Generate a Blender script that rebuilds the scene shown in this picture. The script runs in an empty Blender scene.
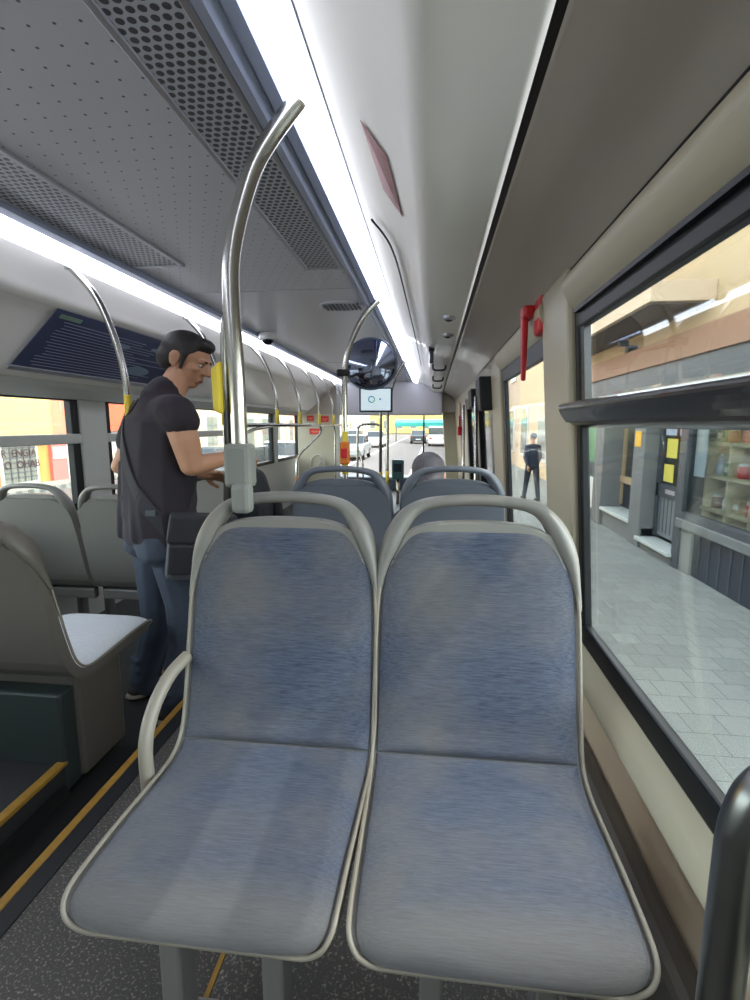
import bpy, bmesh, math, random
from mathutils import Vector, Matrix
random.seed(7)
D = bpy.data
COL = bpy.context.scene.collection
PI = math.pi

# ------------------------------------------------------------------ materials
def lin(c):
    c = c / 255.0
    return c / 12.92 if c <= 0.04045 else ((c + 0.055) / 1.055) ** 2.4
def rgb(r, g, b): return (lin(r), lin(g), lin(b), 1.0)

def base(name):
    m = D.materials.new(name); m.use_nodes = True
    nt = m.node_tree
    return m, nt, nt.nodes['Principled BSDF']

def mat(name, c, rough=0.5, metal=0.0, var=0.0, vscale=20.0, bump=0.0, bscale=200.0, stretch=None, coat=0.0, spec=0.5):
    m, nt, p = base(name)
    col = rgb(*c)
    p.inputs['Base Color'].default_value = col
    p.inputs['Roughness'].default_value = rough
    p.inputs['Metallic'].default_value = metal
    p.inputs['Specular IOR Level'].default_value = spec
    if coat: p.inputs['Coat Weight'].default_value = coat
    N = nt.nodes; L = nt.links
    if var or bump:
        tc = N.new('ShaderNodeTexCoord'); mp = N.new('ShaderNodeMapping')
        L.new(tc.outputs['Object'], mp.inputs['Vector'])
        if stretch: mp.inputs['Scale'].default_value = stretch
    if var:
        n = N.new('ShaderNodeTexNoise'); n.inputs['Scale'].default_value = vscale; n.inputs['Detail'].default_value = 5
        L.new(mp.outputs[0], n.inputs['Vector'])
        mx = N.new('ShaderNodeMix'); mx.data_type = 'RGBA'
        mx.inputs[6].default_value = tuple(x * (1 - var) for x in col[:3]) + (1,)
        mx.inputs[7].default_value = tuple(min(1, x * (1 + var)) for x in col[:3]) + (1,)
        L.new(n.outputs['Fac'], mx.inputs[0]); L.new(mx.outputs[2], p.inputs['Base Color'])
    if bump:
        n2 = N.new('ShaderNodeTexNoise'); n2.inputs['Scale'].default_value = bscale
        L.new(mp.outputs[0], n2.inputs['Vector'])
        b = N.new('ShaderNodeBump'); b.inputs['Strength'].default_value = bump; b.inputs['Distance'].default_value = 0.002
        L.new(n2.outputs['Fac'], b.inputs['Height']); L.new(b.outputs[0], p.inputs['Normal'])
    return m

def emit(name, c, s):
    m, nt, p = base(name)
    p.inputs['Base Color'].default_value = rgb(*c)
    p.inputs['Emission Color'].default_value = rgb(*c)
    p.inputs['Emission Strength'].default_value = s
    return m

def glass_mat(name, tint=(235, 240, 238), refl=1.0):
    m = D.materials.new(name); m.use_nodes = True
    nt = m.node_tree; N = nt.nodes; L = nt.links
    N.clear()
    out = N.new('ShaderNodeOutputMaterial'); mx = N.new('ShaderNodeMixShader')
    tr = N.new('ShaderNodeBsdfTransparent'); tr.inputs[0].default_value = rgb(*tint)
    gl = N.new('ShaderNodeBsdfGlossy'); gl.inputs['Roughness'].default_value = 0.02
    fr = N.new('ShaderNodeFresnel'); fr.inputs[0].default_value = 1.4
    mu = N.new('ShaderNodeMath'); mu.operation = 'MULTIPLY'; mu.inputs[1].default_value = refl
    L.new(fr.outputs[0], mu.inputs[0]); L.new(mu.outputs[0], mx.inputs[0])
    L.new(tr.outputs[0], mx.inputs[1]); L.new(gl.outputs[0], mx.inputs[2]); L.new(mx.outputs[0], out.inputs[0])
    return m

def hole_mat(name, c, hole, px, py, rad, rough=0.4, stagger=True, metal=0.0):
    """sheet with a regular pattern of punched holes, in object x/y"""
    m, nt, p = base(name); N = nt.nodes; L = nt.links
    p.inputs['Roughness'].default_value = rough; p.inputs['Metallic'].default_value = metal
    tc = N.new('ShaderNodeTexCoord'); sp = N.new('ShaderNodeSeparateXYZ')
    L.new(tc.outputs['Object'], sp.inputs[0])
    def M(op, a, b=None, c=None):
        n = N.new('ShaderNodeMath'); n.operation = op
        for i, v in enumerate((a, b, c)):
            if v is None: continue
            if isinstance(v, (int, float)): n.inputs[i].default_value = v
            else: L.new(v, n.inputs[i])
        return n.outputs[0]
    v = M('DIVIDE', sp.outputs[1], py)
    u = M('DIVIDE', sp.outputs[0], px)
    if stagger:
        row = M('FLOOR', v); odd = M('MODULO', row, 2.0); odd = M('ABSOLUTE', odd)
        u = M('ADD', u, M('MULTIPLY', odd, 0.5))
    fu = M('SUBTRACT', M('FRACT', u), 0.5); fv = M('SUBTRACT', M('FRACT', v), 0.5)
    du = M('MULTIPLY', fu, px); dv = M('MULTIPLY', fv, py)
    d = M('SQRT', M('ADD', M('MULTIPLY', du, du), M('MULTIPLY', dv, dv)))
    h = M('LESS_THAN', d, rad)
    mx = N.new('ShaderNodeMix'); mx.data_type = 'RGBA'
    mx.inputs[6].default_value = rgb(*c); mx.inputs[7].default_value = rgb(*hole)
    L.new(h, mx.inputs[0]); L.new(mx.outputs[2], p.inputs['Base Color'])
    return m

def fabric_mat(name, a, b, worn):
    """woven upholstery: fine cross streaks and rubbed, soiled patches"""
    m, nt, p = base(name); N = nt.nodes; L = nt.links
    p.inputs['Roughness'].default_value = 0.85; p.inputs['Specular IOR Level'].default_value = 0.25
    p.inputs['Sheen Weight'].default_value = 0.15
    tc = N.new('ShaderNodeTexCoord')
    mp = N.new('ShaderNodeMapping'); mp.inputs['Scale'].default_value = (26, 330, 330)
    L.new(tc.outputs['Object'], mp.inputs[0])
    n1 = N.new('ShaderNodeTexNoise'); n1.inputs['Scale'].default_value = 1.0; n1.inputs['Detail'].default_value = 6; n1.inputs['Roughness'].default_value = 0.7
    L.new(mp.outputs[0], n1.inputs[0])
    rp = N.new('ShaderNodeValToRGB'); rp.color_ramp.elements[0].position = 0.34; rp.color_ramp.elements[1].position = 0.66
    rp.color_ramp.elements[0].color = rgb(*a); rp.color_ramp.elements[1].color = rgb(*b)
    L.new(n1.outputs['Fac'], rp.inputs[0])
    n2 = N.new('ShaderNodeTexNoise'); n2.inputs['Scale'].default_value = 4.2; n2.inputs['Detail'].default_value = 3
    L.new(tc.outputs['Object'], n2.inputs[0])
    r2 = N.new('ShaderNodeValToRGB'); r2.color_ramp.elements[0].position = 0.42; r2.color_ramp.elements[1].position = 0.68
    r2.color_ramp.elements[1].color = (0.5, 0.5, 0.5, 1)
    L.new(n2.outputs['Fac'], r2.inputs[0])
    # rubbed front edge of the cushion
    sp = N.new('ShaderNodeSeparateXYZ'); L.new(tc.outputs['Object'], sp.inputs[0])
    mr = N.new('ShaderNodeMapRange'); mr.inputs[1].default_value = -0.09; mr.inputs[2].default_value = -0.19
    mr.inputs[3].default_value = 0.0; mr.inputs[4].default_value = 0.6
    L.new(sp.outputs[1], mr.inputs[0])
    ad = N.new('ShaderNodeMath'); ad.operation = 'MAXIMUM'
    L.new(r2.outputs[0], ad.inputs[0]); L.new(mr.outputs[0], ad.inputs[1])
    mx = N.new('ShaderNodeMix'); mx.data_type = 'RGBA'
    L.new(ad.outputs[0], mx.inputs[0]); L.new(rp.outputs[0], mx.inputs[6]); mx.inputs[7].default_value = rgb(*worn)
    L.new(mx.outputs[2], p.inputs['Base Color'])
    bp = N.new('ShaderNodeBump'); bp.inputs['Strength'].default_value = 0.35; bp.inputs['Distance'].default_value = 0.002
    L.new(n1.outputs['Fac'], bp.inputs['Height']); L.new(bp.outputs[0], p.inputs['Normal'])
    return m

def brick_mat(name, a, b, mortar, scale, w, h, rot=(0, 0, 0), rough=0.85):
    m, nt, p = base(name); N = nt.nodes; L = nt.links
    p.inputs['Roughness'].default_value = rough
    tc = N.new('ShaderNodeTexCoord'); mp = N.new('ShaderNodeMapping'); mp.inputs['Rotation'].default_value = rot
    br = N.new('ShaderNodeTexBrick')
    br.inputs['Color1'].default_value = rgb(*a); br.inputs['Color2'].default_value = rgb(*b); br.inputs['Mortar'].default_value = rgb(*mortar)
    br.inputs['Scale'].default_value = scale; br.inputs['Brick Width'].default_value = w; br.inputs['Row Height'].default_value = h
    br.inputs['Mortar Size'].default_value = 0.012
    L.new(tc.outputs['Object'], mp.inputs[0]); L.new(mp.outputs[0], br.inputs[0]); L.new(br.outputs[0], p.inputs['Base Color'])
    return m

def speckle_mat(name, c, spec, rough=0.6):
    m, nt, p = base(name); N = nt.nodes; L = nt.links
    p.inputs['Roughness'].default_value = rough
    tc = N.new('ShaderNodeTexCoord'); n = N.new('ShaderNodeTexNoise'); n.inputs['Scale'].default_value = 160; n.inputs['Detail'].default_value = 3
    r = N.new('ShaderNodeValToRGB'); r.color_ramp.elements[0].position = 0.55; r.color_ramp.elements[1].position = 0.72
    r.color_ramp.elements[0].color = rgb(*c); r.color_ramp.elements[1].color = rgb(*spec)
    L.new(tc.outputs['Object'], n.inputs[0]); L.new(n.outputs['Fac'], r.inputs[0]); L.new(r.outputs[0], p.inputs['Base Color'])
    return m

M = dict(
    fabric=fabric_mat('blue_upholstery', (50, 57, 73), (81, 88, 104), (108, 103, 95)),
    fabric_grey=fabric_mat('grey_upholstery', (120, 122, 124), (150, 152, 154), (140, 138, 132)),
    fabric_window_lit=fabric_mat('window_lit_upholstery', (188, 192, 198), (215, 218, 222), (200, 200, 200)),  # window light on the near left cushion, put into the fabric colour
    shell_blue=mat('seat_shell_bluish_grey', (96, 101, 110), 0.45, var=0.05),
    shell=mat('seat_shell_grey', (118, 116, 110), 0.42, var=0.05),
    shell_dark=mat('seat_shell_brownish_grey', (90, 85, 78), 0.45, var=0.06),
    trim=mat('seat_edge_trim', (130, 123, 110), 0.45),
    leg=mat('leg_grey_paint', (128, 126, 122), 0.4, metal=0.3),
    chrome=mat('brushed_steel', (200, 198, 192), 0.24, metal=1.0, bump=0.04, bscale=60, stretch=(8, 8, 1)),
    chrome_dark=mat('worn_dark_steel', (120, 122, 122), 0.28, metal=1.0, var=0.35, vscale=9),
    yellow=mat('yellow_plastic', (232, 206, 70), 0.45),
    yellow_worn=mat('worn_yellow_nosing', (150, 112, 38), 0.6, var=0.4, vscale=30),
    orange=mat('orange_band', (214, 120, 40), 0.5),
    bracket=mat('grey_bracket_plastic', (126, 128, 122), 0.5),
    ceil=hole_mat('pinhole_ceiling_panel', (212, 211, 220), (96, 96, 104), 0.055, 0.055, 0.0038, rough=0.38),
    ceil_plain=mat('ceiling_panel_grey', (212, 211, 220), 0.33),
    cove=mat('white_cove_panel', (236, 232, 226), 0.30, coat=0.3),
    panel=mat('glossy_grey_panel', (172, 163, 152), 0.28, var=0.03, vscale=3, coat=0.2),
    cream=mat('cream_wall_plastic', (182, 174, 150), 0.42),
    cream2=mat('cream_wall_laminate', (206, 186, 158), 0.55),
    greywall=mat('light_grey_wall', (176, 178, 172), 0.45),
    grille=hole_mat('perforated_grille', (188, 190, 200), (74, 74, 82), 0.024, 0.024, 0.0088, rough=0.4),
    alu=mat('aluminium_profile', (190, 192, 198), 0.32, metal=0.7),
    black=mat('black_rubber', (22, 23, 26), 0.5),
    frame=mat('black_window_frame', (20, 22, 25), 0.4, spec=.3),
    hopper=mat('dark_hopper_bar', (44, 44, 46), 0.26, coat=0.3),
    glass=glass_mat('window_glass', (232, 236, 234), 0.28),
    glass_shop=glass_mat('shop_glass', (232, 236, 234), 0.15),
    glass_dark=mat('tinted_glass', (38, 46, 52), 0.08),
    light=emit('light_diffuser', (236, 241, 255), 5.6),
    housing=mat('light_housing', (150, 158, 180), 0.35, metal=0.3),
    red=mat('red_plastic', (200, 34, 40), 0.4),
    redsign=mat('red_sign', (206, 44, 52), 0.5),
    white=mat('white_paint', (226, 226, 222), 0.5),
    notice=mat('brownish_red_notice', (158, 112, 112), 0.5, var=0.18, vscale=120),
    step=mat('dark_step_lino', (38, 38, 39), 0.6, var=0.15, vscale=40),
    floor=speckle_mat('speckled_bus_floor', (66, 63, 60), (146, 138, 126)),
    wheelbox=mat('dark_green_grey_box', (44, 52, 50), 0.5, var=0.12, vscale=6),
    skin=mat('skin', (196, 146, 116), 0.55, var=0.06, vscale=30),
    hair=mat('dark_hair', (44, 40, 40), 0.6, var=0.4, vscale=120, bump=0.6, bscale=160, stretch=(1, 1, .2)),
    hair_grey=mat('greying_hair', (92, 87, 92), 0.6, var=0.35, vscale=90, bump=0.6, bscale=120, stretch=(1, 1, .15)),
    shirt=mat('dark_tshirt', (44, 38, 46), 0.85, var=0.15, vscale=14),
    jeans=mat('blue_jeans', (62, 70, 84), 0.85, var=0.3, vscale=16, bump=0.3, bscale=80),
    jeans_seam=mat('jeans_pocket_denim', (84, 96, 116), 0.85, var=0.2, vscale=20),
    shoe=mat('dark_shoe', (58, 54, 52), 0.7), sole=mat('shoe_sole', (150, 140, 120), 0.7),
    bag=mat('grey_bag_fabric', (84, 87, 92), 0.8, var=0.12, vscale=40, bump=0.3, bscale=300),
    bag_dark=mat('dark_bag_fabric', (40, 40, 46), 0.75),
    strap=mat('black_webbing', (54, 50, 56), 0.8),
    pack=mat('black_backpack_fabric', (34, 36, 42), 0.7, var=0.2, vscale=8),
    eye=mat('eye_white', (210, 205, 198), 0.3), iris=mat('iris', (40, 30, 26), 0.3), lip=mat('lip', (150, 96, 84), 0.5),
    mirror=mat('convex_mirror_glass', (168, 178, 205), 0.06, metal=1.0), mirror_rim=mat('mirror_rim', (72, 82, 104), 0.4),
    screen=emit('screen_glow', (214, 232, 238), 0.45), cyan=emit('screen_cyan', (30, 110, 140), 0.3), green=emit('screen_green', (60, 170, 90), 0.3),
    casing=mat('dark_blue_casing', (52, 56, 68), 0.4),
    map_panel=mat('dark_blue_map', (70, 76, 104), 0.18, coat=0.3),
    map_line=mat('map_line', (126, 132, 158), 0.3), map_green=mat('map_green', (110, 140, 120), 0.4), map_lake=mat('map_pale_blob', (112, 132, 152), 0.4),
    asphalt=mat('asphalt', (104, 97, 94), 0.9, var=0.12, vscale=3),
    pave=brick_mat('pavement_slabs', (130, 132, 125), (142, 144, 136), (98, 100, 95), 3.6, 0.8, 0.8),
    kerb=mat('kerb_stone', (170, 168, 160), 0.85), lane=mat('lane_paint', (240, 238, 230), 0.7),
    stone=mat('grey_stone', (118, 120, 118), 0.75, var=0.12, vscale=6),
    stone_dark=mat('dark_shop_paint', (66, 72, 78), 0.5), navy=mat('navy_riser_panel', (30, 38, 52), 0.5),
    door_grey=mat('grey_plank_door', (122, 128, 130), 0.55), sill=mat('pale_marble', (206, 212, 206), 0.35),
    posterg=mat('green_poster', (96, 150, 106), 0.5, var=0.35, vscale=3), paper=mat('white_paper', (224, 226, 222), 0.7),
    paper_y=mat('yellow_paper', (226, 214, 90), 0.7), paper_b=mat('bluish_paper', (190, 204, 220), 0.7), paper_o=mat('amber_notice', (240, 184, 30), 0.6),
    brownplate=mat('brown_dish', (120, 84, 66), 0.6),
    shelf=mat('cream_shelf_wood', (206, 196, 164), 0.6), shopback=mat('shop_back_wall', (150, 138, 122), 0.8, var=0.2, vscale=2),
    beige=mat('beige_render', (180, 158, 122), 0.85, var=0.08, vscale=2), beige2=mat('pale_pinkish_render', (194, 174, 148), 0.85, var=0.05, vscale=1.5),
    brown=mat('brown_shutter_box', (140, 106, 82), 0.7, var=0.2, vscale=20, stretch=(1, 8, 1)), fascia=mat('grey_fascia', (92, 94, 96), 0.7, var=0.1),
    under=mat('dark_soffit', (96, 86, 74), 0.9), lamp=emit('shop_fill_glow', (250, 244, 226), 7.0),
    ochre=mat('ochre_wall', (204, 146, 78), 0.85), salmon=mat('salmon_sign', (224, 128, 96), 0.6), lemon=mat('lemon_sign', (226, 196, 110), 0.6),
    orangewall=mat('orange_red_sign', (232, 92, 54), 0.7), redwall=mat('red_wall', (206, 112, 104), 0.8), whitewall=mat('white_wall', (226, 222, 210), 0.85, var=0.05),
    tan=mat('tan_wall', (214, 190, 150), 0.85, var=0.08, vscale=1), rose=mat('rose_wall', (210, 166, 140), 0.85, var=0.08, vscale=1),
    winframe=mat('facade_window_frame', (206, 202, 194), 0.6), winglass=mat('facade_window_glass', (128, 130, 118), 0.12), grid=mat('window_grille', (90, 92, 92), 0.6),
    letter=mat('dark_red_lettering', (64, 34, 36), 0.6), turq=mat('turquoise_canopy', (64, 178, 168), 0.7),
    car_silver=mat('silver_car_paint', (170, 176, 178), 0.25, metal=0.4), car_dark=mat('dark_car_paint', (66, 76, 80), 0.25, metal=0.3), car_white=mat('white_car_paint', (226, 226, 226), 0.25),
    tyre=mat('tyre', (26, 26, 28), 0.8), lampred=mat('tail_lamp', (180, 30, 30), 0.3), cloth=mat('dark_coat', (40, 48, 64), 0.8),
    leaf=mat('street_tree_leaf', (82, 110, 60), 0.8), dash=mat('dashboard', (66, 74, 90), 0.5), machine=mat('ticket_machine_green', (52, 82, 82), 0.4),
    spot=mat('spot_dark_lens', (60, 60, 62), 0.3), lens=mat('black_dome', (18, 20, 30), 0.08), relief=mat('panel_relief', (190, 186, 170), 0.5),
    maroon=mat('brown_box', (110, 88, 80), 0.6),
)

# ------------------------------------------------------------------ mesh helpers
def obj(name, bm, m, parent=None, smooth=False, bevel=0.0, kind=None, normals=True):
    if normals: bmesh.ops.recalc_face_normals(bm, faces=bm.faces)
    me = D.meshes.new(name); bm.to_mesh(me); bm.free()
    o = D.objects.new(name, me); COL.objects.link(o)
    if m: me.materials.append(M[m] if isinstance(m, str) else m)
    if smooth:
        for p in me.polygons: p.use_smooth = True
    if bevel:
        b = o.modifiers.new('bevel', 'BEVEL'); b.width = bevel; b.segments = 2; b.limit_method = 'ANGLE'
    if parent: o.parent = parent
    if kind: o['kind'] = kind
    return o

def tag(o, label, cat, group=None):
    o['label'] = label; o['category'] = cat
    if group: o['group'] = group
    return o

def thing(name, label, cat, loc=(0, 0, 0), rz=0.0, group=None):
    o = D.objects.new(name, None); COL.objects.link(o); o.location = loc; o.rotation_euler = (0, 0, rz)
    o.empty_display_size = 0.05
    return tag(o, label, cat, group)

def struct(name, loc=(0, 0, 0)):
    o = D.objects.new(name, None); COL.objects.link(o); o.location = loc; o['kind'] = 'structure'; return o

def BM(): return bmesh.new()

def box(bm, x0, x1, y0, y1, z0, z1, Mx=None):
    v = [Vector((x, y, z)) for x in (x0, x1) for y in (y0, y1) for z in (z0, z1)]
    if Mx: v = [Mx @ p for p in v]
    v = [bm.verts.new(p) for p in v]
    for f in ((0, 1, 3, 2), (4, 6, 7, 5), (0, 4, 5, 1), (2, 3, 7, 6), (0, 2, 6, 4), (1, 5, 7, 3)):
        bm.faces.new([v[i] for i in f])
    return bm

def hexa(bm, pts):
    v = [bm.verts.new(p) for p in pts]
    for f in ((0, 1, 2, 3), (7, 6, 5, 4), (0, 4, 5, 1), (1, 5, 6, 2), (2, 6, 7, 3), (3, 7, 4, 0)):
        bm.faces.new([v[i] for i in f])
    return bm

def extrude_y(bm, prof, y0, y1):
    """closed x/z polygon swept along y"""
    a = [bm.verts.new((x, y0, z)) for x, z in prof]; b = [bm.verts.new((x, y1, z)) for x, z in prof]
    n = len(prof)
    for i in range(n):
        j = (i + 1) % n
        bm.faces.new((a[i], a[j], b[j], b[i]))
    bm.faces.new(a); bm.faces.new(b[::-1]); return bm

def sheet_prof(pts, t=0.015):
    """open x/z polyline to a closed thin profile, thickened to its left side"""
    out = []
    n = len(pts)
    for i, (x, z) in enumerate(pts):
        a = Vector(pts[max(0, i - 1)]); b = Vector(pts[min(n - 1, i + 1)]); d = (b - a).normalized()
        out.append((x - d.y * t, z + d.x * t))
    return list(pts) + out[::-1]

def catmull(pts, n=8):
    pts = [Vector(p) for p in pts]; out = []
    for i in range(len(pts) - 1):
        p0 = pts[max(0, i - 1)]; p1 = pts[i]; p2 = pts[i + 1]; p3 = pts[min(len(pts) - 1, i + 2)]
        for k in range(n):
            t = k / n
            out.append(0.5 * ((2 * p1) + (p2 - p0) * t + (2 * p0 - 5 * p1 + 4 * p2 - p3) * t * t + (3 * p1 - p0 - 3 * p2 + p3) * t ** 3))
    out.append(pts[-1]); return out

def tube(bm, pts, r, seg=12, closed=False, flat=None):
    """flat = (up vector, scale): squeezes the section along it"""
    pts = [Vector(p) for p in pts]; n = len(pts); rings = []
    rad = r if isinstance(r, (list, tuple)) else [r] * n
    prev = None
    for i in range(n):
        if closed: t = (pts[(i + 1) % n] - pts[i - 1]).normalized()
        else: t = (pts[min(n - 1, i + 1)] - pts[max(0, i - 1)]).normalized()
        if prev is None:
            a = Vector((0, 0, 1)) if abs(t.z) < 0.9 else Vector((0, 1, 0))
            u = (a - t * a.dot(t)).normalized()
        else:
            u = (prev - t * prev.dot(t)).normalized()
        prev = u; w = t.cross(u)
        ring = []
        for k in range(seg):
            an = 2 * PI * k / seg
            off = (u * math.cos(an) + w * math.sin(an)) * rad[i]
            if flat: off = off + flat[0] * (off.dot(flat[0]) * (flat[1] - 1))
            ring.append(bm.verts.new(pts[i] + off))
        rings.append(ring)
    for i in range(n if closed else n - 1):
        A = rings[i]; B = rings[(i + 1) % n]
        for k in range(seg): bm.faces.new((A[k], A[(k + 1) % seg], B[(k + 1) % seg], B[k]))
    if not closed: bm.faces.new(rings[0][::-1]); bm.faces.new(rings[-1])
    return bm

def lathe(bm, prof, seg=24, Mx=None):
    rings = []
    for r, z in prof:
        ring = []
        for k in range(seg):
            a = 2 * PI * k / seg; p = Vector((r * math.cos(a), r * math.sin(a), z))
            ring.append(bm.verts.new(Mx @ p if Mx else p))
        rings.append(ring)
    for A, B in zip(rings, rings[1:]):
        for k in range(seg): bm.faces.new((A[k], A[(k + 1) % seg], B[(k + 1) % seg], B[k]))
    bm.faces.new(rings[0][::-1]); bm.faces.new(rings[-1]); return bm

def ico(bm, c, r, Mx=None, sub=2):
    """ellipsoid"""
    rr = r if isinstance(r, (tuple, list)) else (r, r, r)
    T = Matrix.Translation(Vector(c)) @ (Mx.to_4x4() if Mx else Matrix.Identity(4)) @ Matrix.Diagonal((*rr, 1))
    return bmesh.ops.create_icosphere(bm, subdivisions=sub, radius=1.0, matrix=T)['verts']

def caps(bm, p1, r1, p2, r2):
    """tapered capsule"""
    t = BM(); ico(t, p1, r1); ico(t, p2, r2)
    res = bmesh.ops.convex_hull(t, input=t.verts[:])
    junk = list({e for e in res['geom_interior'] if isinstance(e, bmesh.types.BMVert)})
    bmesh.ops.delete(t, geom=junk, context='VERTS')
    me = D.meshes.new('tmp'); t.to_mesh(me); t.free(); bm.from_mesh(me); D.meshes.remove(me)

def hull(bm, ells):
    t = BM()
    for c, r in ells: ico(t, c, r)
    res = bmesh.ops.convex_hull(t, input=t.verts[:])
    junk = list({e for e in res['geom_interior'] if isinstance(e, bmesh.types.BMVert)})
    bmesh.ops.delete(t, geom=junk, context='VERTS')
    me = D.meshes.new('tmp'); t.to_mesh(me); t.free(); bm.from_mesh(me); D.meshes.remove(me)

def organic(name, bm, m, parent, voxel=0.007, it=5):
    o = obj(name, bm, m, parent, smooth=True)
    r = o.modifiers.new('remesh', 'REMESH'); r.mode = 'VOXEL'; r.voxel_size = voxel; r.use_smooth_shade = True
    s = o.modifiers.new('smooth', 'SMOOTH'); s.iterations = it; s.factor = 0.5
    return o

def text(name, s, size, m, parent, Mx, extrude=0.002):
    cu = D.curves.new(name, 'FONT'); cu.body = s; cu.size = size; cu.extrude = extrude; cu.align_x = 'CENTER'; cu.align_y = 'CENTER'
    o = D.objects.new(name, cu); COL.objects.link(o)
    dg = bpy.context.evaluated_depsgraph_get(); me = D.meshes.new_from_object(o.evaluated_get(dg))
    D.objects.remove(o); D.curves.remove(cu)
    me.transform(Mx); me.materials.clear(); me.materials.append(M[m])
    o = D.objects.new(name, me); COL.objects.link(o); o.parent = parent
    return o

def copy_tree(o, parent=None):
    c = o.copy(); COL.objects.link(c); c.parent = parent
    for ch in [k for k in D.objects if k.parent == o]: copy_tree(ch, c)
    return c

def wx(z): return 0.50 - 0.075 * z            # the right wall leans in towards the top
WL = -2.42                                    # left wall
YB, YF = -1.45, 9.8                           # rear and front of the saloon

# ================================================================== SETTING
# floor: raised platform under the seats on the right, lower aisle on the left
f = struct('floor')
obj('floor_platform', box(BM(), -1.075, 0.62, YB, YF, -0.16, 0.0), 'floor', f)
obj('floor_aisle', box(BM(), -2.6, -1.075, YB, YF, -0.30, -0.17), 'step', f)
st = struct('trim_1')
obj('yellow_nosing', box(BM(), -1.078, -1.05, YB, 6.5, -0.012, 0.004), 'yellow_worn', st, bevel=0.003)
obj('dark_edge_strip', box(BM(), -1.049, -0.995, YB, 6.5, -0.01, 0.003), 'black', st)
st = struct('trim_2')
obj('step_platform', box(BM(), -2.42, -1.32, YB, 1.54, -0.17, -0.025), 'step', st)
obj('yellow_nosing', box(BM(), -1.345, -1.312, YB, 1.54, -0.035, -0.018), 'yellow_worn', st, bevel=0.003)
obj('riser_ridge', box(BM(), -1.312, -1.295, YB, 1.50, -0.11, -0.095), 'black', st)
st = struct('trim_3')
obj('raised_floor_tile', box(BM(), -0.44, 0.30, 0.2, 1.25, 0.0, 0.035), 'floor', st, bevel=0.008)
obj('yellow_edge', box(BM(), -0.452, -0.441, 0.2, 1.25, 0.0, 0.03), 'yellow_worn', st)

# ceiling panels
c = struct('ceiling')
obj('ceiling_front_panel', box(BM(), -1.50, -0.40, 2.965, YF, 1.97, 2.0), 'ceil_plain', c)
obj('ceiling_rear_panel', box(BM(), -1.50, -0.40, YB, 2.955, 1.97, 2.0), 'ceil', c)
obj('ceiling_seam', box(BM(), -1.50, -0.40, 2.95, 2.97, 1.976, 1.999), 'black', c)
obj('ceiling_seam', box(BM(), -1.50, -0.40, 6.30, 6.31, 1.968, 1.98), 'housing', c)
RC = [(-0.265, 1.945), (-0.20, 1.925), (-0.13, 1.885), (-0.085, 1.845), (-0.055, 1.808), (-0.02, 1.785), (0.04, 1.773), (0.155, 1.765)]
def smooth_prof(p, n=5): return [(v.x, v.y) for v in catmull([(a, b, 0) for a, b in p], n)]
c1 = RC[:5]; c2 = RC[4:]
t_ = struct('trim_4')
obj('cove_panel', extrude_y(BM(), sheet_prof(smooth_prof(RC)), YB, YF), 'cove', t_, smooth=True)
obj('side_ceiling_panel', extrude_y(BM(), sheet_prof(smooth_prof([(0.172, 1.764), (0.25, 1.735), (0.32, 1.685), (0.372, 1.615)])), YB, YF), 'panel', t_, smooth=True)
obj('panel_gap', box(BM(), 0.14, 0.19, YB, YF, 1.785, 1.80), 'black', t_)
# header of cream plastic above the right windows
hp = smooth_prof([(0.374, 1.613), (0.352, 1.600), (0.346, 1.575), (0.362, 1.540), (0.385, 1.512)], 5) + [(0.46, 1.512), (0.46, 1.62)]
t_ = struct('trim_5')
obj('window_header', extrude_y(BM(), hp, YB, 1.50), 'cream', t_)
obj('window_header', extrude_y(BM(), hp, 1.80, 3.05), 'cream', t_)
obj('header_front', extrude_y(BM(), [(0.40, 1.50), (0.372, 1.62), (0.46, 1.62), (0.46, 1.50)], 3.05, YF), 'cream', t_)
obj('header_seam', extrude_y(BM(), [(0.366, 1.622), (0.375, 1.612), (0.385, 1.622)], YB, 3.05), 'black', t_)
# left side, mirrored cove and sloping panel
MX = lambda x: -1.89 - x
t_ = struct('trim_6')
LC = [(MX(x), z) for x, z in RC[:6]] + [(-1.95, 1.745), (-2.20, 1.515), (-2.28, 1.46)]
obj('cove_panel', extrude_y(BM(), sheet_prof(smooth_prof(LC)[::-1]), YB, YF), 'cove', t_, smooth=True)
obj('window_header', extrude_y(BM(), [(-2.27, 1.47), (-2.28, 1.43), (-2.38, 1.37), (-2.5, 1.37), (-2.5, 1.47)], YB, YF), 'greywall', t_)
# outer skin of the roof so that no daylight leaks in
obj('roof_skin', box(BM(), -2.5, 0.455, YB - .1, YF + .3, 2.03, 2.08), 'greywall', c)
obj('roof_skin', box(BM(), 0.415, 0.455, YB - .1, YF + .3, 1.53, 2.03), 'greywall', c)
obj('roof_skin', box(BM(), -2.5, -2.46, YB - .1, YF + .3, 1.37, 2.03), 'greywall', c)
w = struct('wall_back')
obj('wall_panel', box(BM(), -2.6, 0.62, YB - 0.12, YB, -0.3, 2.03), 'greywall', w)

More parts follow.
